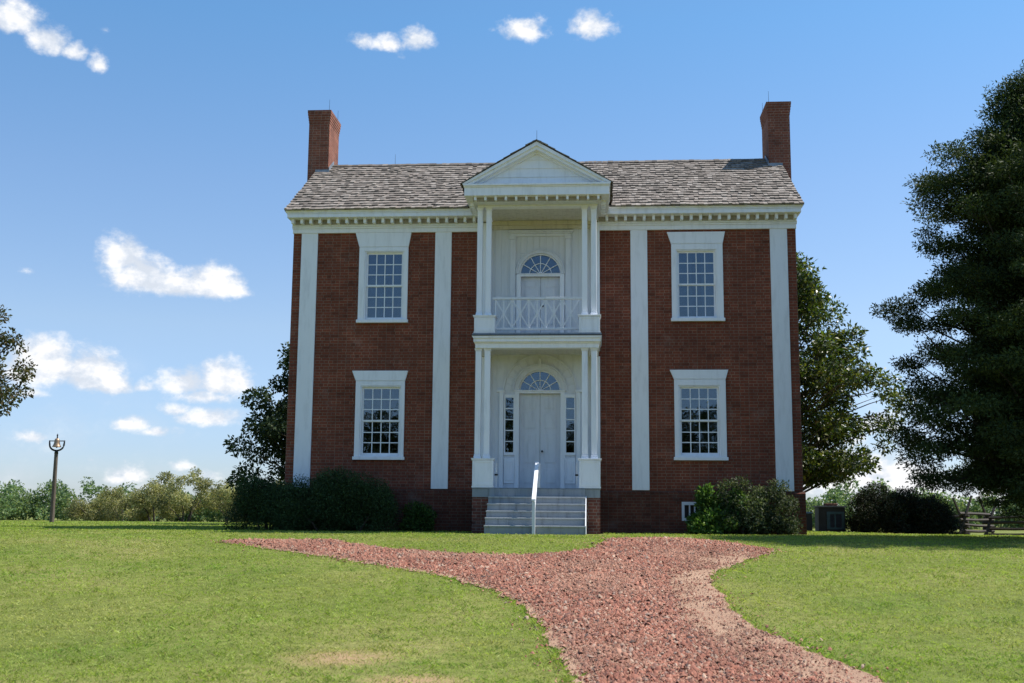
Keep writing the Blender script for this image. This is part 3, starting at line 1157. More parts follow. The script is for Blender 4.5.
# ---- windows
for wi, w in enumerate(WIN):
    fx0, fx1 = w['f']
    gx0, gx1, gz0, gz1 = w['g']
    upper = wi < 2
    win = empty('window', (0, 0, 0))
    win.parent = house
    # flat splayed lintel
    l = w['lx']
    zl0 = w['ft'] + .0
    MB().prism_xz([(fx0 - .005, zl0 + .022), (fx1 + .005, zl0 + .022), (l[1], w['lt']), (l[0], w['lt'])], -.062, .001).build('lintel', M['white'], win, .004)
    m1 = MB()
    m1.box(fx0, fx1, -.05, .002, zl0 - .0, zl0 + .02)
    ft = zl0 - .002
    m1.box(fx0, gx0 - .058, -.055, .002, w['s'] + .085, ft)
    m1.box(gx1 + .058, fx1, -.055, .002, w['s'] + .085, ft)
    m1.box(gx0 - .058, gx1 + .058, -.055, .002, gz1 + .055, ft)
    # inner stop beads
    m1.box(gx0 - .0585, gx0 - .022, -.030, .10, gz0 - .05, gz1 + .054)
    m1.box(gx1 + .022, gx1 + .0585, -.030, .10, gz0 - .05, gz1 + .054)
    m1.box(gx0 - .022, gx1 + .022, -.030, .10, gz1 + .022, gz1 + .054)
    x = gx0
    while x < gx1:
        m1.box(x, x + .022, -.040, -.0305, gz1 + .026, gz1 + .05)
        x += .044
    m1.build('frame', M['white'], win, .003)
    m2 = MB()
    m2.box(fx0 - .03, fx1 + .03, -.105, .002, w['s'], w['s'] + .083)
    m2.box(gx0 - .0575, gx1 + .0575, -.05, .10, w['s'] + .084, gz0 - .045)
    m2.build('sill', M['white'], win, .004)
    zm = (gz0 + gz1) / 2
    for k, (za, zb, yy) in enumerate(((zm, gz1 + .022, .030), (gz0 - .044, zm, .066))):
        m3 = MB()
        y0, y1 = yy, yy + .032
        sx0, sx1 = gx0 - .0215, gx1 + .0215
        za2, zb2 = (za + .002 - .02, zb) if k == 0 else (za, zb + .018)
        m3.box(sx0, gx0 + .022, y0, y1, za2, zb2)
        m3.box(gx1 - .022, sx1, y0, y1, za2, zb2)
        m3.box(gx0 + .022, gx1 - .022, y0, y1, zb2 - .045, zb2)
        m3.box(gx0 + .022, gx1 - .022, y0, y1, za2, za2 + (.045 if k == 0 else .07))
        bx0, bx1 = gx0 + .022, gx1 - .022
        bz0, bz1 = za2 + (.045 if k == 0 else .07), zb2 - .045
        for c_ in (1, 2, 3):
            xx = bx0 + (bx1 - bx0) * c_ / 4
            m3.box(xx - .012, xx + .012, y0 + .002, y1 - .002, bz0, bz1)
        for c_ in (1, 2):
            zz = bz0 + (bz1 - bz0) * c_ / 3
            m3.box(bx0, bx1, y0 + .004, y1 - .004, zz - .012, zz + .012)
        m3.build('sash', M['white'], win)
        m4 = MB().box(bx0, bx1, yy + .014, yy + .018, bz0, bz1)
        m4.build('pane', M['glass'], win)
    # curtains
    if upper:
        for (ca, cb2, z0_) in ((gx0 - .05, gx0 + (gx1 - gx0) * .40, gz0), (gx0 + (gx1 - gx0) * .66, gx1 + .05, gz0)):
            n_ = 60
            vs, fs = [], []
            for i in range(n_ + 1):
                xx = ca + (cb2 - ca) * i / n_
                yy = .26 + .018 * math.sin(i * 1.15) + .008 * math.sin(i * .47 + wi)
                vs += [(xx, yy, z0_ - .1), (xx, yy, gz1 + .1), (xx, yy + .004, gz1 + .1), (xx, yy + .004, z0_ - .1)]
            for i in range(n_):
                a = 4 * i
                for q in range(4):
                    q2 = (q + 1) % 4
                    fs.append((a + q, a + 4 + q, a + 4 + q2, a + q2))
            fs += [(0, 1, 2, 3), (4 * n_, 4 * n_ + 3, 4 * n_ + 2, 4 * n_ + 1)]
            MB().add(vs, fs).build('curtain', M['curtain'], win, smooth=True)

# ---- basement windows with iron bars
for (x0, x1, z0, z1) in bh:
    bw = empty('basement_window', (0, 0, 0))
    bw.parent = house
    m1 = MB()
    m1.box(x0 + .001, x0 + .07, -.062, .06, z0 + .001, z1 - .001)
    m1.box(x1 - .07, x1 - .001, -.062, .06, z0 + .001, z1 - .001)
    m1.box(x0 + .07, x1 - .07, -.062, .06, z1 - .08, z1 - .001)
    m1.box(x0 + .07, x1 - .07, -.062, .06, z0 + .001, z0 + .07)
    m1.build('frame', M['white_old_shaded'], bw)
    m2 = MB()
    n_ = 6
    for i in range(1, n_):
        xx = x0 + .07 + (x1 - x0 - .14) * i / n_
        m2.box(xx - .018, xx + .018, -.03, .01, z0 + .07, z1 - .08)
    m2.build('bars', M['white_old_shaded'], bw)
    MB().box(x0 + .02, x1 - .02, .12, .13, z0 + .01, z1 - .01).build('backing', M['iron'], bw)

# ---- centre bay: boarded wall with both doorways
FZ = 1.19            # porch floor
DZ = 5.00            # balcony deck
lower = dict(hw=.565, top=3.67, fc=3.735, fr=.545)
upper = dict(hw=.545, top=6.78, fc=6.845, fr=.555)


def bay_wall():
    """front skin of the white centre bay with the two arched door openings"""
    for (z0, z1, o_, mt_) in ((ZB - .02, 4.93, lower, 'white_old_shaded'), (4.932, 8.34, upper, 'boards')):
        m_ = MB()
        hw = max(o_['hw'], o_['fr']) + .005
        side = o_ is lower
        hl = [(-hw, hw, z0, o_['fc'] + o_['fr'] + .005)]
        if side:
            hl += [(-.905, -.675, 2.12, 3.60), (.675, .905, 2.12, 3.60)]
        wall_with_holes(m_, -PX, PX, z0, z1, .0, T, hl)
        # fill the spandrels beside the arch
        r_, n_ = o_['fr'] + .002, 16
        for s_ in (-1, 1):
            for k in range(n_):
                a, b_ = R(90 * k / n_), R(90 * (k + 1) / n_)
                p = [(s_ * r_ * math.cos(a), o_['fc'] + r_ * math.sin(a)), (s_ * hw, o_['fc'] + r_ * math.sin(a)),
                     (s_ * hw, o_['fc'] + r_ * math.sin(b_)), (s_ * r_ * math.cos(b_), o_['fc'] + r_ * math.sin(b_))]
                m_.prism_xz(p if s_ > 0 else p[::-1], .001, T - .1)
        m_.build('bay_wall', M[mt_], house)


bay_wall()


def doorway(name, o_, floor, sidel):
    d = empty(name, (0, 0, 0))
    d.parent = house
    hw, top, fc, fr = o_['hw'], o_['top'], o_['fc'], o_['fr']
    # two panelled leaves
    for s_ in (-1, 1):
        x0, x1 = sorted((s_ * .004, s_ * (hw - .03)))
        lf = MB()
        lf.box(x0, x1, .13, .175, floor + .02, top - .004)
        leaf = lf.build('door_leaf', M['white_old_shaded'], d)
        pn = MB()
        H = top - floor
        for (a, b_) in ((.06, .22), (.27, .58), (.63, .80), (.84, .95)):
            pn.box(x0 + .10, x1 - .10, .122, .1298, floor + H * a, floor + H * b_)
            pn.box(x0 + .125, x1 - .125, .115, .1218, floor + H * a + .025, floor + H * b_ - .025)
        pn.build('panel', M['white_old_shaded'], d, .004)
        if s_ > 0:
            kb = MB()
            zk = floor + .98
            kb.tube([(x0 + .055, .13, zk), (x0 + .055, .075, zk)], [.014, .014], 8)
            kb.tube([(x0 + .055, .085, zk), (x0 + .055, .045, zk)], [.030, .024], 10)
            kb.build('knob', M['iron'], d)
    # jambs, transom bar and threshold
    jb = MB()
    for s_ in (-1, 1):
        x0, x1 = sorted((s_ * (hw - .028), s_ * (hw + .085)))
        jb.box(x0, x1, -.04, .12, floor + .01, top + .055)
    jb.box(-hw + .028, hw - .028, -.035, .12, top, top + .055)
    jb.box(-hw - .10, hw + .10, -.055, .10, top + .057, top + .083) if sidel else jb.box(-hw - .02, hw + .02, -.055, .10, top + .057, top + .075)
    jb.build('jamb', M['white'], d, .004)
    # fanlight: radial bars, inner arc, glass
    zb = top + .085 if sidel else top + .077
    fb = MB()
    fb.arch(0, fc, fr - .035, fr, .02, .10, 2, 178)
    n_ = 6
    for k in range(1, n_):
        a = R(180 * k / n_)
        fb.bar((math.cos(a) * .05, .05, fc + math.sin(a) * .05), (math.cos(a) * (fr - .034), .05, fc + math.sin(a) * (fr - .034)), .018, .03)
    fb.arch(0, fc, fr * .52 - .009, fr * .52 + .009, .038, .064, 2, 178)
    fb.arch(0, fc,   .0, .06, .03, .07, 2, 178, 14)
    fb.box(-fr + .002, fr - .002, .02, .10, zb, fc + .012)
    fb.build('fanlight', M['white'], d)
    gp = MB()
    n2_ = 24
    pts = [((fr - .036) * math.cos(R(180 * k / n2_)), fc + .012 + (fr - .037) * math.sin(R(180 * k / n2_))) for k in range(n2_ + 1)]
    gp.prism_xz(pts, .074, .078)
    gp.build('pane', M['glass'], d)
    # arch trim
    at = MB()
    at.arch(0, fc, fr + .001, fr + (.125 if sidel else .075), -.042, .02, 0, 180, 36)
    at.arch(0, fc, fr + (.126 if sidel else .076), fr + (.165 if sidel else .10), -.06, .0, 0, 180, 36)
    if sidel:
        at.arch(0, fc, .93, .97, -.03, .0, 3, 177, 40)
        at.box(-.04, .04, -.075, .0, fc + fr + .08, fc + fr + .30)
        # gouged fan rays in the spandrels
        for k in range(13):
            a = R(12 + 156 * k / 12)
            at.bar((math.cos(a) * .74, -.008, fc + math.sin(a) * .74), (math.cos(a) * .91, -.008, fc + math.sin(a) * .91), .03, .018)
    at.build('arch_trim', M['white_old_shaded'], d, .003)
    if sidel:
        for s_ in (-1, 1):
            sl = MB()
            x0, x1 = sorted((s_ * .675, s_ * .905))
            y0 = -.04
            ins = .010
            sl.box(x0 - .025, x0 + ins, y0, .06, 2.06, 3.64)
            sl.box(x1 - ins, x1 + .025, y0, .06, 2.06, 3.64)
            sl.box(x0 + ins, x1 - ins, y0, .06, 3.555, 3.64)
            sl.box(x0 + ins, x1 - ins, y0, .06, 2.06, 2.135)
            for k in range(1, 5):
                zz = 2.135 + 1.42 * k / 5
                sl.box(x0 + ins, x1 - ins, y0 + .03, .05, zz - .013, zz + .013)
            sl.build('sidelight', M['white'], d, .003)
            MB().box(x0 + ins - .005, x1 - ins + .005, .015, .019, 2.13, 3.56).build('pane', M['glass'], d)
            dp = MB()
            dp.box(x0 - .02, x1 + .02, -.03, .0, FZ + .15, 1.99)
            dp.box(x0 + .03, x1 - .03, -.042, -.0302, FZ + .22, 1.92)
            dp.build('dado_panel', M['white'], d, .004)
            # outer jamb of the whole frame with its little impost
            oj = MB()
            a_, b_ = sorted((s_ * .945, s_ * 1.05))
            oj.box(a_, b_, -.06, .0, FZ + .01, 3.70)
            a_, b_ = sorted((s_ * .925, s_ * 1.12))
            oj.box(a_, b_, -.085, .0, 3.702, 3.76)
            oj.build('outer_jamb', M['white'], d, .004)
    else:
        sj = MB()
        for s_ in (-1, 1):
            a_, b_ = sorted((s_ * .66, s_ * .80))
            sj.box(a_, b_, -.045, .0, floor + .02, 7.78)
            a_, b_ = sorted((s_ * .65, s_ * .82))
            sj.box(a_, b_, -.06, .0, 7.782, 7.86)
        sj.box(-.80, .80, -.05, .0, 7.862, 7.93)
        sj.box(-.835, .835, -.085, .0, 7.932, 7.965)
        sj.box(-.87, .87, -.12, .0, 7.967, 8.01)
        sj.build('door_surround', M['white_old_shaded'], d, .004)
    return d


doorway('front_door', lower, FZ, True)
doorway('balcony_door', upper, DZ + .02, False)
# crown moulding of the two recesses and corner pilasters on the wall
mb = MB()
mb.box(-PX + .19, PX - .19, -.10, .0, 8.16, 8.272)
mb.box(-PX + .19, PX - .19, -.06, .0, 8.05, 8.158)
mb.build('crown_moulding', M['cream'], house, .005)
for (z0, z1) in ((FZ + .01, 4.62), (DZ + .01, 8.20)):
    for s_ in (-1, 1):
        a, b_ = sorted((s_ * 1.33, s_ * 1.565))
        MB().box(a, b_, -.16, .001, z0, z1).build('wall_post', M['white'], house, .006)

# ---- portico
PY = -1.70
# brick piers
for s_ in (-1, 1):
    a, b_ = sorted((s_ * 1.10, s_ * 1.555))
    MB().box(a, b_, PY + .02, PY + .5, -.5, .958).build('pier', M['brick_pier'], house)
mb = MB()
mb.box(-1.555, 1.555, PY, -.051, .96, 1.165)
mb.box(-1.565, 1.565, PY - .02, -.004, 1.167, FZ)
mb.build('porch_floor', M['porch'], house, .005)

# steps
steps = empty('steps', (0, 0, 0))
steps.parent = house
SX0, SX1 = -1.14, 1.20
zs = [.975, .81, .64, .48, .30]
y = PY - .045
tread_proto = None
for k, z in enumerate(zs):
    y0 = y - .24
    tr = MB().box(SX0, SX1, y0 - .025, y0 + .24, z - .035, z).build('tread', M['tread'], steps, .008)
    nz_ = zs[k + 1] - .0 if k < 4 else .02
    MB().box(SX0 + .01, SX1 - .01, y0, y0 + .022, nz_ + .002, z - .036).build('riser', M['porch'], steps)
    y = y0
MB().box(SX0 + .01, SX1 - .01, PY - .046, PY - .022, .977, 1.165).build('riser', M['porch'], steps)
YS = y
for s_, xx in ((1, SX1),):
    a, b_ = sorted((xx, xx + s_ * .022))
    MB().prism_yz([(YS - .04, 0), (YS - .04, .30), (PY - .03, 1.0), (PY - .03, 0)], a + .001, b_ + .001).build('stringer', M['white_old_shaded'], steps)

# handrail down the middle of the steps
hr = empty('handrail', (0, 0, 0))
hr.parent = house
hx = .02
mb = MB()
mb.box(hx - .036, hx + .036, YS - .12, YS - .03, -.05, .86)
mb.build('newel_post', M['white_old_shaded'], hr, .006)
mb = MB()
mb.box(hx + .01, hx + .08, PY - .03, PY + .06, FZ + .002, 1.78)
mb.build('back_post', M['white_old_shaded'], hr, .006)
mb = MB()
mb.prism_yz([(YS - .16, .862), (PY + .08, 1.782), (PY + .08, 1.825), (YS - .16, .905)], hx - .045, hx + .048)
mb.build('rail', M['white'], hr, .008)
mb = MB()
mb.prism_yz([(YS - .03, .45), (PY - .03, 1.36), (PY - .03, 1.44), (YS - .03, .53)], hx - .02, hx + .02)
mb.build('mid_rail', M['white_old_shaded'], hr)


def pedestal(x0, x1, y0, y1, z0, z1):
    p = MB()
    p.box(x0, x1, y0, y1, z0 + .0, z1 - .052)
    p.box(x0 - .012, x1 + .012, y0 - .012, y1 + .012, z0 + .0005, z0 + .035)
    # raised border round a sunk field on the front
    f_ = .055
    for (a, b_, c_, d_) in ((x0 + .001, x0 + f_, z0 + .04, z1 - .055), (x1 - f_, x1 - .001, z0 + .04, z1 - .055), (x0 + f_, x1 - f_, z1 - .10, z1 - .055), (x0 + f_, x1 - f_, z0 + .04, z0 + .11)):
        p.box(a, b_, y0 - .009, y0 + .001, c_, d_)
    o = p.build('pedestal', M['white'], house, .004)
    c = MB()
    c.box(x0 - .02, x1 + .02, y0 - .02, y1 + .02, z1 - .05, z1 - .022)
    c.box(x0 - .032, x1 + .032, y0 - .032, y1 + .032, z1 - .021, z1)
    c.build('pedestal_cap', M['white'], o, .004)


def column(xc, yc, z0, z1, w):
    c = MB()
    h = w / 2
    c.box(xc - h, xc + h, yc - h, yc + h, z0 + .10, z1 - .06)
    o = c.build('column', M['white'], house, .012)
    d = MB()
    d.box(xc - h - .018, xc + h + .018, yc - h - .018, yc + h + .018, z0 + .001, z0 + .055)
    d.box(xc - h - .008, xc + h + .008, yc - h - .008, yc + h + .008, z0 + .056, z0 + .099)
    d.build('base', M['white'], o, .006)
    e = MB()
    e.box(xc - h - .010, xc + h + .010, yc - h - .010, yc + h + .010, z1 - .059, z1 - .033)
    e.box(xc - h - .022, xc + h + .022, yc - h - .022, yc + h + .022, z1 - .032, z1 - .001)
    e.build('capital', M['white'], o, .004)


for s_ in (-1, 1):
    a, b_ = sorted((s_ * 1.045, s_ * 1.56))
    pedestal(a, b_, PY, PY + .42, FZ + .002, 1.905)
    pedestal(a, b_, PY, PY + .42, DZ + .0, 5.45)
    for xc in ((1.185, 1.415) if s_ > 0 else (1.23, 1.455)):
        column(s_ * xc, PY + .19, 1.906, 4.63, .145)
        column(s_ * xc, PY + .19, 5.451, 8.24, .135)
    # remains of the old porch gate beside the pedestals
    g = MB()
    a, b_ = sorted((s_ * .965, s_ * 1.005))
    g.box(a, b_, PY + .18, PY + .22, FZ + .002, 1.80)
    go = g.build('gate_post', M['white_old_shaded'], house)
    MB().box(a - .02, b_ + .02, PY + .165, PY + .179, 1.49, 1.53).build('hinge', M['iron'], go)

# lower entablature with the balcony deck on it
mb = MB()
for (x0, x1, y0, y1) in ((-1.53, 1.53, PY + .05, PY + .33), (-1.53, -1.28, PY + .33, -.0), (1.28, 1.53, PY + .33, -.0)):
    mb.box(x0, x1, y0, y1, 4.632, 4.74)
mb.box(-1.55, 1.55, PY + .03, -.0, 4.742, 4.775)
mb.box(-1.57, 1.57, PY - .03, -.0, 4.777, 4.865)
mb.prism_xz([(-1.575, 4.867), (1.575, 4.867), (1.61, 4.925), (-1.61, 4.925)], PY - .065, -.0)
e1 = mb.build('lower_entablature', M['white'], house, .004)
MB().box(-1.62, 1.62, PY - .085, -.0, 4.927, 4.945).build('deck_flashing', M['dark_edge'], e1)
MB().box(-1.60, 1.60, PY - .02, -.0, 4.947, 4.998).build('balcony_deck', M['porch'], e1)
MB().box(-1.28, 1.28, PY + .33, -.165, 4.66, 4.70).build('porch_ceiling', M['ceiling'], e1)

# chinese-lattice balustrade
bal = empty('balustrade', (0, 0, 0))
bal.parent = house
by = PY + .17
MB().box(-1.12, 1.12, by - .035, by + .035, 5.868, 5.926).build('top_rail', M['white_old_shaded'], bal, .006)
MB().box(-1.045, 1.045, by - .03, by + .03, 5.10, 5.155).build('bottom_rail', M['white_old_shaded'], bal, .006)
mb = MB()
bw_ = 2.09 / 5
z0, z1 = 5.155, 5.868
zm = (z0 + z1) / 2
for k in range(5):
    xl = -1.045 + bw_ * k
    xm = xl + bw_ / 2
    mb.box(xl - .016, xl + .016, by - .013, by + .013, z0, z1)
    mb.box(xm - .014, xm + .014, by - .0125, by + .0125, z0, z1)
    for (p, q) in (((xl, z0), (xm, zm)), ((xm, zm), (xl + bw_, z1)), ((xl, z1), (xm, zm)), ((xm, zm), (xl + bw_, z0))):
        mb.bar((p[0], by, p[1]), (q[0], by, q[1]),   .032, .020)
    mb.box(xm - .03, xm + .03, by - .018, by + .018, zm - .03, zm + .03)
mb.build('lattice', M['white_old_shaded'], bal)

# upper entablature
mb = MB()
for (x0, x1, y0, y1) in ((-1.515, 1.515, PY + .05, PY + .33), (-1.515, -1.26, PY + .33, -.066), (1.26, 1.515, PY + .33, -.066)):
    mb.box(x0, x1, y0, y1, 8.242, 8.345)
mb.box(-1.54, 1.54, PY + .025, -.066, 8.347, 8.385)
mb.box(-1.525, 1.525, PY + .035, -.066, 8.387, 8.51)
e2 = mb.build('upper_entablature', M['white'], house, .004)
FYP = -2.19
MB().box(-1.60, 1.60, -1.955, PY + .034, 8.275, 8.391).build('bed_moulding', M['white_old_shaded'], e2, .004)
MB().box(-1.605, 1.605, -1.962, -1.956, 8.285, 8.391).build('dentil_backing', M['tan_backing'], e2)
n_ = 13
for k in range(n_):
    xx = -1.66 + 3.32 * (k + .5) / n_ - .027
    MB().box(xx, xx + .056, -2.10, -1.963, 8.292, 8.391).build('dentil', M['white'], e2)
for s_ in (-1, 1):
    a, b_ = sorted((s_ * 1.526, s_ * 1.60))
    MB().box(a, b_, PY + .036, -.47, 8.275, 8.391).build('bed_moulding', M['white_old_shaded'], e2)
    for k in range(5):
        yy = PY + .15 + .235 * k
        a, b_ = sorted((s_ * 1.601, s_ * 1.72))
        MB().box(a, b_, yy, yy + .056, 8.292, 8.391).build('dentil', M['white'], e2)
mb = MB()
mb.box(-1.80, 1.80, FYP + .03, -.44, 8.392, 8.60)
mb.box(-1.815, 1.815, FYP + .01, -.44, 8.602, 8.632)
mb.prism_xz([(-1.815, 8.634), (1.815, 8.634), (1.85, 8.682), (-1.85, 8.682)], FYP - .03, -.44)
mb.build('corona', M['white'], e2, .004)
MB().box(-1.26, 1.26, PY + .33, -.102, 8.275, 8.315).build('balcony_ceiling', M['ceiling'], e2)

# pediment
ped = empty('pediment', (0, 0, 0))
ped.parent = house
sp = (PZA - PZE) / PHW
mb = MB()
nb = 4
hT = sp * 1.50
for k in range(nb):
    za, zb = 8.684 + hT * k / nb, 8.684 + hT * (k + 1) / nb
    xa, xb = 1.50 - (za - 8.684) / sp, 1.50 - (zb - 8.684) / sp
    # each clapboard leans out at its foot
    vs = [(-xa, -1.97, za), (xa, -1.97, za), (max(xb, .002), -1.945, zb + .0), (-max(xb, .002), -1.945, zb), (-xa, -1.9, za), (xa, -1.9, za), (max(xb, .002), -1.9, zb), (-max(xb, .002), -1.9, zb)]
    mb.add(vs, [(0, 1, 2, 3), (7, 6, 5, 4), (0, 4, 5, 1), (1, 5, 6, 2), (2, 6, 7, 3), (3, 7, 4, 0)])
mb.build('tympanum', M['white'], ped)
mb = MB()
for s_ in (-1, 1):
    def rk(zoff0, zoff1, y0, y1, m_=mb, s_=s_):
        # strip parallel to the rake: measured down from the shingle line
        xe_ = PHW - .01
        p = [(0, PZA - .03 - zoff0), (0, PZA - .03 - zoff1), (s_ * (xe_ - max(0, (zoff1 - .05)) / sp * 1.0), 8.684), (s_ * xe_, 8.684 + .0), (s_ * xe_, PZE - .0 + max(0, .012 - zoff0))]
        q = p if s_ < 0 else p[::-1]
        m_.prism_xz(q, y0, y1)
    rk(0, .10, FYP - .03, -1.86)
    rk(.10, .185, FYP + .02, -1.862)
    rk(.185, .245, -2.03, -1.864)
mb.build('raking_cornice', M['white'], ped)
# portico roof: two slopes running back into the main roof
mb = MB()
YB = 1.75
for s_ in (-1, 1):
    p = [(0, PZA), (s_ * PHW, PZE), (s_ * PHW, PZE - .03), (0, PZA - .035)]
    mb.prism_xz(p if s_ < 0 else p[::-1], FYP - .02, YB)
proof = mb.build('portico_roof', M['dark_edge'], house)
mb = MB()
pl = math.hypot(PHW, PZA - PZE)
for s_ in (-1, 1):
    dv = Vector((-s_ * PHW, 0, PZA - PZE)).normalized()
    nn_ = Vector((s_ * (PZA - PZE), 0, PHW)).normalized()
    lim = lambda u_, v_, s_=s_: (PZE + v_ * abs(dv.z)) < EZ + ((FYP - .06 + u_ if s_ < 0 else YB - u_) - EY) * SL - .12
    if s_ < 0:
        P0, du = Vector((-PHW - .01, FYP - .06, PZE)), Vector((0, 1, 0))
    else:
        P0, du = Vector((PHW + .01, YB, PZE)), Vector((0, -1, 0))
    lay_shingles(mb, P0, du, dv, nn_, pl + .02, YB - FYP + .06, .205, lim, .026)
yy = FYP - .07
while yy < 1.4:
    w = random.uniform(.1, .18)
    for s_ in (-1, 1):
        dv = Vector((-s_ * PHW, 0, PZA - PZE)).normalized()
        nn_ = Vector((s_ * (PZA - PZE), 0, PHW)).normalized()
        p = Vector((0, yy, PZA - .015))
        q = p - dv * .19
        e_ = Vector((0, w - .005, 0))
        vs = [p, p + e_, q + e_, q, p + nn_ * .025, p + e_ + nn_ * .025, q + e_ + nn_ * .028, q + nn_ * .028]
        mb.add(vs, [(0, 1, 2, 3), (4, 5, 6, 7), (0, 1, 5, 4), (1, 2, 6, 5), (2, 3, 7, 6), (3, 0, 4, 7)], tuple(c_ * .7 for c_ in shingle_tone()))
    yy += w
mb.build('shingles', M['shingle'], proof)
MB().tube([(0, FYP + .1, PZA), (0, FYP + .1, PZA + .30)], [.006, .004], 5).build('lightning_rod', M['iron'], proof)


# ------------------------------------------------------------------ foliage
def leaves(centers, outward, size, aspect=.5, droop=.2, seed=0, spread=.9, up=.35):
    """two-faced leaf rhombus per centre; returns V, F"""
    r = np.random.default_rng(seed)
    n = len(centers)
    t = norm(outward + r.normal(0, spread, (n, 3)) + np.array([0, 0, -droop]))
    nn_ = norm(np.array([0, 0, up]) + outward * .5 + r.normal(0, .8, (n, 3)))
    s = norm(np.cross(t, nn_))
    nn_ = np.cross(s, t)
    L_ = (size * r.uniform(.65, 1.25, n))[:, None]
    Wd = L_ * aspect
    V = np.zeros((n, 4, 3))
    V[:, 0] = centers
    V[:, 1] = centers + t * L_ * .5 + s * Wd * .5 + nn_ * Wd * .12
    V[:, 2] = centers + t * L_ - nn_ * L_ * .12
    V[:, 3] = centers + t * L_ * .5 - s * Wd * .5 + nn_ * Wd * .12
    F = np.arange(n * 4).reshape(n, 4)
    return V.reshape(-1, 3), F


def pick_tones(n, pal, clump_id=None, seed=0, jit=.25):
    r = np.random.default_rng(seed)
    pal = np.array(pal)
    t = pal[r.integers(0, len(pal), n)] * r.uniform(1 - jit, 1 + jit, (n, 1))
    if clump_id is not None:
        k = r.uniform(.75, 1.25, clump_id.max() + 1)
        t *= k[clump_id][:, None]
    return t


LEAF = {
    'magnolia': attr_mat('magnolia_leaf', .36, .34, .4, None, (1.15, 1.25, .45)),
    'dark': attr_mat('dark_evergreen_leaf', .6, .12, .15, None, (1.1, 1.2, .6)),
    'pine': attr_mat('pine_leaf', .6, .22, .12, None, (1.2, 1.2, .5)),
    'soft': attr_mat('soft_leaf', .6, .42, .3, None, (1.15, 1.15, .7)),
}


def clump_points(cl, n, seed, shell=.45):
    """cl: list of (x,y,z,rx,ry,rz); returns points, outward, clump ids"""
    r = np.random.default_rng(seed)
    cl = np.array(cl, float)
    vol = (cl[:, 3] * cl[:, 4] * cl[:, 5]) ** .72
    ids = r.choice(len(cl), n, p=vol / vol.sum())
    d = norm(r.normal(0, 1, (n, 3)))
    rad = (shell + (1 - shell) * r.random(n) ** .6)[:, None] * r.uniform(.85, 1.12, (n, 1))
    P = cl[ids, :3] + d * rad * cl[ids, 3:6]
    return P, norm(d * cl[ids, 3:6]), ids


def limbs(mb, base, top, r0, tips, seed=0, n=9):
    """tapered leaning trunk plus limbs to a set of tips"""
    r = random.Random(seed)
    base, top = Vector(base), Vector(top)
    pts = []
    for i in range(n):
        t = i / (n - 1)
        p = base.lerp(top, t)
        if 0 < i:
            p += Vector((r.uniform(-.07, .07), r.uniform(-.07, .07), 0)) * (top - base).length * .25
        pts.append(p)
    rs = [r0 * (1.35 if i == 0 else 1 - .85 * i / (n - 1)) for i in range(n)]
    mb.tube(pts, rs, 9)
    for (tp, rr) in tips:
        tp = Vector(tp)
        # leave the trunk below the tip
        zt = min(max((tp.z - base.z) / max(top.z - base.z, .1) - .18, .12), .92)
        k = zt * (n - 1)
        i = min(int(k), n - 2)
        s = pts[i].lerp(pts[i + 1], k - i)
        m_ = s.lerp(tp, .5) + Vector((r.uniform(-.2, .2), r.uniform(-.2, .2), r.uniform(-.05, .3)))
        m2_ = s.lerp(tp, .78) + Vector((r.uniform(-.15, .15), r.uniform(-.15, .15), r.uniform(-.1, .15)))
        mb.tube([s, m_, m2_, tp], [rr, rr * .7, rr * .45, rr * .15], 6)


def tree(name, label, cat, loc, trunk_top, r0, clumps, nleaf, lsize, pal, lm, aspect=.5, seed=1, group=None, extra_tips=(), droop=.2, shell=.4, bark=None):
    o = empty(name, loc)
    tag(o, label, cat, group)
    tips = [((c[0], c[1], c[2]), r0 * .17) for c in clumps] + list(extra_tips)
    mb_ = MB()
    limbs(mb_, (0, 0, -.3), trunk_top, r0, tips, seed)
    mb_.build('trunk', bark or M['bark'], o, smooth=True)
    P, out, ids = clump_points(clumps, nleaf, seed, shell)
    V, F = leaves(P, out, lsize, aspect, droop, seed)
    mesh_np('crown', V, F, lm, pick_tones(len(F), pal, ids, seed), o)
    return o


def crown_clumps(r, levels, seed, rz=.35, jitter=.25, n0=5, tuft=.8, fs=(.42, .78)):
    """levels: list of (z, radius); clumps set around the axis towards the ends of the limbs"""
    rr = random.Random(seed)
    out = []
    for z, rad in levels:
        n = max(3, int(n0 * rad / r + .5))
        a0 = rr.uniform(0, 6.28)
        for k in range(n):
            a = a0 + 6.283 * k / n + rr.uniform(-.35, .35)
            for f in fs:
                q = rad * f * rr.uniform(1 - jitter, 1 + jitter * .8)
                s = tuft * rr.uniform(.65, 1.2) * (1.15 if f < .5 else .85)
                out.append((q * math.cos(a), q * math.sin(a), z + rr.uniform(-.35, .35), s, s, s * rz / .35 * .5))
    return out


# ---- the tall dark evergreen at the right edge
lv = [(1.3, 2.9), (1.65, 3.3), (2.1, 3.5), (2.55, 3.5), (3.0, 3.4), (3.4, 3.3), (3.8, 3.2), (4.2, 3.1), (4.7, 3.1), (5.15, 3.3), (5.6, 3.5), (6.0, 3.15), (6.5, 2.6), (7.0, 2.5), (7.5, 2.6), (8.0, 2.75), (8.4, 2.7), (8.8, 2.3), (9.2, 1.8), (9.6, 1.1), (10.0, .75), (10.4, .55)]
bt = crown_clumps(3.2, lv, 4, .33, .09, 10, .60, (.35, .62, .88))
bt += [(rng.normal(0, .5), rng.normal(0, .5), z, 1.2, 1.2, .7) for z in np.arange(1.8, 9.4, .35)]
bt += [(.1, .1, z, .6, .6, .6) for z in (9.6, 10.1, 10.6)] + [(.15, .1, 11.0, .3, .3, .35)]
bt_tips = [c for c in bt if math.hypot(c[0], c[1]) > 2.2][::3]
o = empty('evergreen_tree', (11.7, -2.6, gz(11.7, -2.6)))
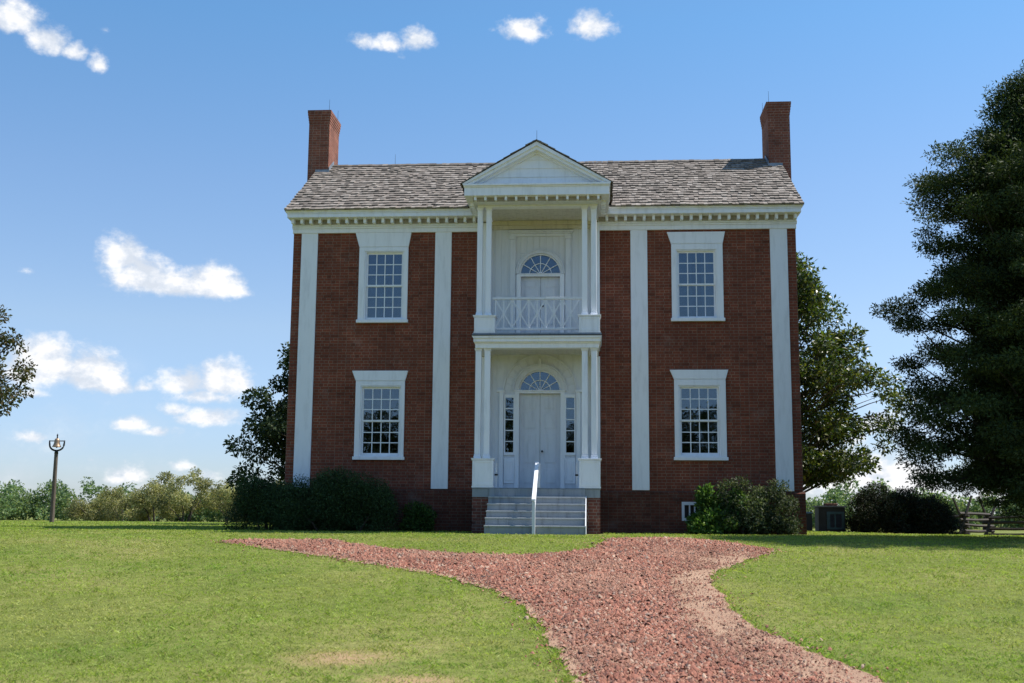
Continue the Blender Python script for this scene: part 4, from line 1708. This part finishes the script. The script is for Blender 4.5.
tag(o, 'tall dark evergreen tree with feathery layered boughs at the right edge of the lawn', 'tree')
mb = MB()
limbs(mb, (0, 0, -.3), (.2, .2, 10.9), .30, [((c[0] * .95, c[1] * .95, c[2]), .045) for c in bt_tips], 4)
mb.build('trunk', M['dark_bark'], o, smooth=True)
P_, O_, I_ = clump_points(bt, 480000, 4, .05)
V_, F_ = leaves(P_, O_, .09, .36, .05, 4, .8)
mesh_np('crown', V_, F_, LEAF['pine'], pick_tones(len(F_), [(.040, .062, .022), (.048, .072, .024), (.032, .050, .018), (.060, .084, .027)], I_, 4, .2), o)

far_tree = copy_tree(o)
far_tree.location = (17.0, 9.2, gz(17.0, 9.2))
far_tree.rotation_euler = (0, 0, 2.1)
far_tree.scale = (.95, .95, .9)
tag(far_tree, 'farther evergreen behind the rail fence, mostly hidden by the tall one at the right edge')

# ---- magnolia just behind the right-hand gable
lv = [(2.0, 2.2), (2.5, 3.3), (3.1, 3.9), (3.8, 4.2), (4.5, 4.25), (5.1, 4.1), (5.7, 3.4), (6.4, 2.8), (7.1, 2.4), (7.8, 1.9), (8.4, 1.2), (8.9, .6)]
mg = crown_clumps(3.4, lv, 9, .5, .22, 8, .58)
mg = [(c[0] + .6, *c[1:]) for c in mg] + [(x_, .2 * y_, 2.0 + .25 * math.sin(x_ * 3), .55, .6, .32) for x_ in (0, .7, 1.4, 2.1, 2.8) for y_ in (-3, 3)] + [(rng.normal(0, .4), rng.normal(0, .4), z, .9, .9, .6) for z in np.arange(2.6, 9, .55)]
tree('magnolia_tree', 'glossy leaved magnolia with yellow green glints rising behind the right gable', 'tree',
     (7.55, 10.0, gz(7.55, 10)), (.5, 0, 9.0), .22, mg, 56000, .17,
     [(.048, .082, .018), (.085, .125, .028), (.028, .050, .014), (.17, .18, .042), (.060, .070, .022)], LEAF['magnolia'], .42, 9, shell=.3)

# ---- dark tree behind the left-hand gable
lv = [(1.7, 2.6), (2.6, 3.2), (3.5, 3.0), (4.3, 2.5), (5.2, 1.7), (6.0, 1.2)]
dk = crown_clumps(3.0, lv, 21, .45, .28, 7, .6) + [(0, 0, z, .9, .9, .6) for z in np.arange(1.8, 6, .8)]
tree('broadleaf_tree', 'dark green broadleaf tree showing half its crown behind the left gable', 'tree',
     (-8.9, 10.5, gz(-8.9, 10.5)), (.1, 0, 5.8), .2, dk, 26000, .15,
     [(.032, .056, .024), (.045, .072, .028), (.026, .044, .02), (.06, .085, .032)], LEAF['dark'], .55, 21, shell=.3)

# ---- branches of a tree reaching in at the left edge
lv = [(2.6, 1.7), (3.0, 2.1), (3.4, 2.4), (3.8, 2.6), (4.3, 2.75), (4.8, 2.7), (5.2, 2.3), (5.6, 1.7), (6.0, .9)]
lf = crown_clumps(2.4, lv, 33, .5, .15, 9, .46) + [(0, 0, z, .7, .7, .5) for z in np.arange(2.8, 6, .7)]
tree('oak_tree', 'reddish tinged tree whose branch tips reach in at the left edge', 'tree',
     (-16.45, 0.0, gz(-16.45, 0)), (0, 0, 6.0), .17, lf, 34000, .12,
     [(.075, .085, .028), (.055, .072, .024), (.11, .08, .035), (.12, .10, .04), (.045, .06, .02)], LEAF['soft'], .5, 33, shell=.2)


# ---- shrubs at the foot of the house
def shrub(name, label, cat, loc, clumps, n, ls, pal, lm, seed, asp=.5, stems=5, group=None, shell=.6, spread=.9):
    o = empty(name, loc)
    tag(o, label, cat, group)
    r = random.Random(seed)
    mb_ = MB()
    tops = r.sample(clumps, min(stems, len(clumps)))
    for c in tops:
        bx_ = (c[0] * .5, c[1] * .5, -.1)
        mb_.tube([bx_, ((bx_[0] + c[0]) / 2 + r.uniform(-.05, .05), (bx_[1] + c[1]) / 2, c[2] * .5), (c[0], c[1], c[2])], [.03, .022, .008], 6)
    mb_.build('stems', M['bark'], o)
    P, out, ids = clump_points(clumps, n, seed, shell)
    k = P[:, 2] > -.05
    P, out, ids = P[k], out[k], ids[k]
    V, F = leaves(P, out, ls, asp, .05, seed, spread)
    mesh_np('foliage', V, F, lm, pick_tones(len(F), pal, ids, seed), o)
    return o


def mound(L_, D_, H_, n, seed, s=.4):
    """clumps filling a long rounded hedge of half length L_, half depth D_, height H_"""
    r = random.Random(seed)
    out = []
    for _ in range(n):
        a = r.uniform(-1, 1)
        b_ = r.uniform(-1, 1)
        hh = H_ * (1 - abs(a) ** 3.2 * .35) * (1 - abs(b_) ** 2.5 * .25)
        z = hh * r.uniform(.12, .86)
        q = s * r.uniform(.75, 1.2)
        out.append((a * (L_ - q * .8), b_ * (D_ - q * .6), z, q, q, q * .8))
    return out


DARK = [(.034, .064, .022), (.046, .084, .028), (.025, .046, .018), (.054, .090, .030)]
shrub('evergreen_shrub', 'long dark boxwood hedge sprawling under the lower left window', 'shrub', (-5.02, -1.1, gz(-5, -1.1)),
      mound(1.55, .85, 1.50, 110, 2, .40), 80000, .052, DARK, LEAF['dark'], 2, .45)
shrub('evergreen_shrub', 'dark boxwood mound past the left front corner of the house', 'shrub', (-6.85, -.75, gz(-6.8, -.7)),
      mound(1.05, .9, 1.36, 64, 3, .40), 46000, .052, DARK, LEAF['dark'], 3, .45)
shrub('leafy_shrub', 'small light green shrub left of the porch piers', 'shrub', (-3.02, -.55, gz(-3.0, -.5)),
      mound(.42, .35, .72, 14, 5, .22), 5200, .07, [(.07, .14, .028), (.10, .17, .034), (.05, .09, .022)], LEAF['soft'], 5, .5)
BRI = [(.075, .165, .028), (.10, .20, .034), (.05, .115, .022), (.14, .22, .045)]
shrub('leafy_shrub', 'bright green leafy shrub half covering the right basement window', 'shrub', (4.28, -.82, gz(4.2, -.8)),
      mound(.60, .40, .62, 16, 7, .22) + [(-.12, .1, .72, .24, .22, .26), (-.15, .1, .95, .2, .2, .22), (.1, .1, .8, .2, .2, .2), (.4, .1, .6, .2, .2, .2), (.68, .05, .75, .22, .25, .32), (.62, 0, .95, .16, .16, .16), (-.05, .1, 1.08, .12, .12, .14)], 7500, .10, BRI, LEAF['soft'], 7, .5, shell=.3)
shrub('flowering_shrub', 'grey green loose shrub in front of the right outer pilaster', 'shrub', (5.45, -.72, gz(5.4, -.7)),
      mound(1.05, .55, 1.24, 34, 8, .30) + [(-.72, .0, 1.12, .32, .3, .24), (-.45, -.1, 1.22, .26, .26, .2), (.5, .1, 1.18, .3, .3, .18)], 17000, .075,
      [(.055, .088, .036), (.085, .115, .052), (.038, .066, .024), (.14, .16, .09), (.030, .050, .02)], LEAF['soft'], 8, .4, shell=.35, spread=1.2)

# ---- yard behind the right gable
SHADED_YEW = [(.018, .030, .016), (.026, .040, .020), (.014, .024, .013), (.045, .04, .024)]  # leaf tones lowered to hold the deep tree shade over these bushes
for (x, y, L_, D_, H_, lab) in ((10.42, 8.2, .95, .9, 1.62, 'dark rounded yew bush right beside the metal cabinet'),
                                (11.45, 8.6, .80, .8, 1.62, 'middle dark yew bush between the cabinet and the rail fence'),
                                (12.2, 8.3, .75, .8, 1.34, 'low dark yew bush nearest the rail fence')):
    shrub('yew_bush', lab, 'shrub', (x, y, gz(x, y)), mound(L_, D_, H_, 44, int(x * 10), .38), 24000, .07, SHADED_YEW, LEAF['dark'], int(x * 7), .4, group='dark yews right of the house')

ac = empty('utility_cabinet', (9.02, 8.6, gz(9.02, 8.6)))
tag(ac, 'dark metal utility cabinet with teal louvred front behind the right corner of the house', 'cabinet')
MB().box(-.42, .42, -.35, .35, 0, .80).build('housing', M['ac_body'], ac, .01)
MB().box(-.47, .47, -.40, .40, .802, .85).build('lid', M['ac_top'], ac, .008)
MB().box(-.16, .22, -.2, .2, .852, .93).build('cap', M['rust'], ac, .02)
mb = MB()
mb.box(-.17, -.07, -.375, -.352, .10, .66)
mb.box(.30, .38, -.375, -.352, .10, .66)
mb.box(-.07, .30, -.375, -.352, .58, .66)
mb.box(-.07, .30, -.375, -.352, .10, .16)
mb.box(.07, .11, -.375, -.352, .16, .58)
mb.build('louver_frame', M['ac_teal'], ac)
mb = MB()
for k in range(9):
    z = .18 + .044 * k
    mb.add([(-.07, -.372, z), (.07, -.372, z), (.07, -.354, z + .036), (-.07, -.354, z + .036)], [(0, 1, 2, 3)])
    mb.add([(.11, -.372, z), (.30, -.372, z), (.30, -.354, z + .036), (.11, -.354, z + .036)], [(0, 1, 2, 3)])
mb.build('louver', M['ac_body'], ac)
bx_ = empty('meter_box', (8.22, 8.4, gz(8.22, 8.4)))
tag(bx_, 'small blue black meter box between the house corner and the teal fronted cabinet', 'meter box')
MB().box(-.17, .17, -.15, .15, 0, .55).build('housing', M['ac_body'], bx_, .01)
MB().prism_yz([(-.18, .552), (.18, .552), (.18, .62), (-.18, .585)], -.2, .2).build('lid', M['ac_teal'], bx_)

# ---- split-rail fence with crossed stakes
fx = [13.9, 15.0, 16.25, 17.7, 19.3]
fy = [15.2, 14.3, 15.3, 14.2, 15.2]
fence = empty('rail_fence', (fx[0], fy[0], gz(fx[0], fy[0])))
tag(fence, 'zigzag split rail fence with crossed stakes under the tall evergreen', 'fence')
f0 = Vector((fx[0], fy[0], gz(fx[0], fy[0])))
rr = random.Random(8)
for k in range(4):
    a = Vector((fx[k], fy[k], gz(fx[k], fy[k]))) - f0
    b_ = Vector((fx[k + 1], fy[k + 1], gz(fx[k + 1], fy[k + 1]))) - f0
    d = (b_ - a).normalized() * .22
    for r_ in range(5):
        z = .10 + .21 * r_ + (.1 if k % 2 else 0)
        j = lambda: Vector((rr.uniform(-.03, .03), rr.uniform(-.03, .03), z + rr.uniform(-.03, .03)))
        p, q = a - d + j(), b_ + d + j()
        MB().tube([p, p.lerp(q, .5) + Vector((0, 0, rr.uniform(-.03, .02))), q], [.065, .055, .06], 5).build('rail', M['rail'], fence)
for k in range(4):
    a = Vector((fx[k], fy[k], gz(fx[k], fy[k]))) - f0
    for s_ in (-1, 1):
        if k == 0 and s_ < 0:
            continue
        p = a + Vector((-s_ * .38, -.35 * s_, -.1))
        q = a + Vector((s_ * .40, .2 * s_, 1.75 + rr.uniform(-.15, .1)))
        MB().tube([p, p.lerp(q, .5), q], [.06, .055, .045], 5).build('stake', M['rail'], fence)

# ---- dinner bell on its post
bell = empty('bell_post', (-18.28, 11.0, gz(-18.28, 11)))
tag(bell, 'old farm bell in an iron yoke on a tall wooden post on the left lawn', 'bell')
mb = MB()
mb.tube([(0, 0, -.3), (0, 0, 1.2), (0, 0, 2.52)], [.085, .075, .066], 10)
mb.build('post', M['post'], bell, smooth=False)
mb = MB()
pts = []
for k in range(15):
    a = R(180 + 180 * k / 14)
    pts.append((.27 * math.cos(a), 0, 2.82 + .22 * math.sin(a)))
pts = [(-.285, 0, 2.98), (-.28, 0, 2.9)] + pts + [(.28, 0, 2.9), (.285, 0, 2.98)]
mb.tube(pts, [.022, .028] + [.034] * 15 + [.028, .022], 8)
mb.tube([(0, 0, 2.50), (0, 0, 2.62)], [.075, .05], 10)
yk = mb.build('yoke', M['iron'], bell, smooth=True)
mb = MB()
mb.tube([(-.29, 0, 2.955), (.29, 0, 2.955)], [.018, .018], 8)
mb.tube([(0, 0, 2.95), (0, 0, 3.14), (0, 0, 3.22)], [.03, .022, .012], 8)
mb.tube([(-.035, 0, 3.17), (.035, 0, 3.17)], [.012, .012], 6)
mb.build('headstock', M['iron'], yk)
mb = MB()
prof = [(.0, 3.05), (.05, 3.048), (.080, 3.02), (.092, 2.98), (.098, 2.92), (.112, 2.85), (.135, 2.79), (.158, 2.75), (.162, 2.735), (.152, 2.735), (.12, 2.80), (.09, 2.88), (.075, 2.95), (.06, 3.0), (0, 3.02)]
mb.lathe(prof, 0, 0, 0, 28)
bo = mb.build('bell', M['bronze'], bell, smooth=True)
MB().tube([(0, 0, 2.98), (0, 0, 2.76), (0, 0, 2.70)], [.01, .014, .028], 8).build('clapper', M['iron'], bo)

# ---- loose olive-green scrub trees beyond the left lawn
OLV = [(.24, .255, .11), (.28, .275, .12), (.18, .20, .085), (.30, .275, .13)]
scr = [(-31.5, 44, 2.6, 1.5, 'first low olive scrub tree right of the bell post'),
       (-28.6, 42, 2.9, 1.75, 'second olive scrub tree right of the bell post, with a flat top'),
       (-25.9, 40, 3.4, 1.7, 'third olive scrub tree right of the bell post'),
       (-23.2, 38, 4.3, 1.9, 'tallest, openly branched olive scrub tree beyond the left lawn'),
       (-20.4, 38, 3.7, 1.8, 'olive scrub tree nearest the dark tree at the left gable'),
       (-17.6, 40, 3.2, 1.8, 'olive scrub tree half hidden behind the dark tree at the left gable')]
for i, (x, y, H_, rd_, lab) in enumerate(scr):
    r_ = random.Random(50 + i)
    cl = []
    for k in range(30):
        a, q = r_.uniform(0, 6.28), rd_ * math.sqrt(r_.random())
        z = H_ * (.18 + .72 * r_.random() * (1 - .45 * (q / rd_) ** 2))
        s = r_.uniform(.28, .6)
        cl.append((q * math.cos(a), q * math.sin(a), z, s, s, s * .7))
    o = empty('scrub_tree', (x, y, gz(x, y)))
    tag(o, lab, 'tree', 'olive green scrub trees beyond the left lawn')
    mb = MB()
    for k in range(9):
        c = cl[r_.randrange(len(cl))]
        mb.tube([(r_.uniform(-.25, .25), r_.uniform(-.2, .2), -.2), (c[0] * .35, c[1] * .35, c[2] * .5), (c[0], c[1], c[2] * 1.02)], [.05, .035, .012], 5)
    mb.build('trunk', M['rail'], o)
    P, out, ids = clump_points(cl, 7000, 60 + i, .2)
    V, F = leaves(P, out, .15, .42, .2, 60 + i)
    mesh_np('crown', V, F, LEAF['soft'], pick_tones(len(F), OLV, ids, 60 + i), o)


# ---- far woods
def wood(name, label, spots, seed, pal, ls, per):
    r_ = random.Random(seed)
    cl = []
    for (x, y, H_, rd_) in spots:
        z0 = gz(x, y)
        for k in range(22):
            a, q = r_.uniform(0, 6.28), rd_ * math.sqrt(r_.random())
            z = H_ * (.10 + .78 * r_.random() * (1 - .35 * (q / rd_) ** 2))
            s = rd_ * r_.uniform(.28, .48)
            cl.append((x + q * math.cos(a), y + q * math.sin(a), z0 + z, s, s, s * .8))
    P, out, ids = clump_points(cl, per * len(spots), seed, .55)
    V, F = leaves(P, out, ls, .7, .1, seed)
    o = mesh_np(name, V, F, LEAF['soft'], pick_tones(len(F), pal, ids, seed))
    tag(o, label, 'trees', kind='stuff')


FAR = [(.125, .205, .085), (.15, .225, .095), (.10, .165, .08), (.185, .235, .085)]
r_ = random.Random(3)
sp_ = []
for k in range(46):
    x = -112 + 2.1 * k + r_.uniform(-1, 1)
    h_ = 5.0 + 1.6 * math.sin(k * .9) * r_.random() + r_.uniform(-.8, 1.0)
    if 12 < k < 17:
        h_ += 1.6
    sp_.append((x, 138 + r_.uniform(-8, 8), h_, r_.uniform(2.2, 3.4)))
wood('far_wood', 'low green treeline across the field behind the bell post', sp_, 3, FAR, .40, 1700)
sp_ = []
for k in range(44):
    x = 24 + 2.2 * k + r_.uniform(-1, 1)
    h_ = 5.6 + r_.uniform(-1.2, 1.4) + (1.8 if k in (6, 7, 24, 25) else 0)
    sp_.append((x, 135 + r_.uniform(-8, 8), h_, r_.uniform(2.0, 3.2)))
wood('far_wood', 'distant treeline seen between the right gable and the tall evergreen', sp_, 4, FAR, .40, 1700)
sp_ = []
for k in range(70):
    sp_.append((-52 + 1.6 * k + r_.uniform(-1.5, 1.5), -76 + r_.uniform(-6, 4), 12.6 + r_.uniform(-2.0, 2.4), r_.uniform(2.6, 3.6)))
wood('roadside_wood', 'trees behind the photographer mirrored in the lower window panes', sp_, 5, [(.03, .045, .02), (.04, .055, .026)], .6, 800)
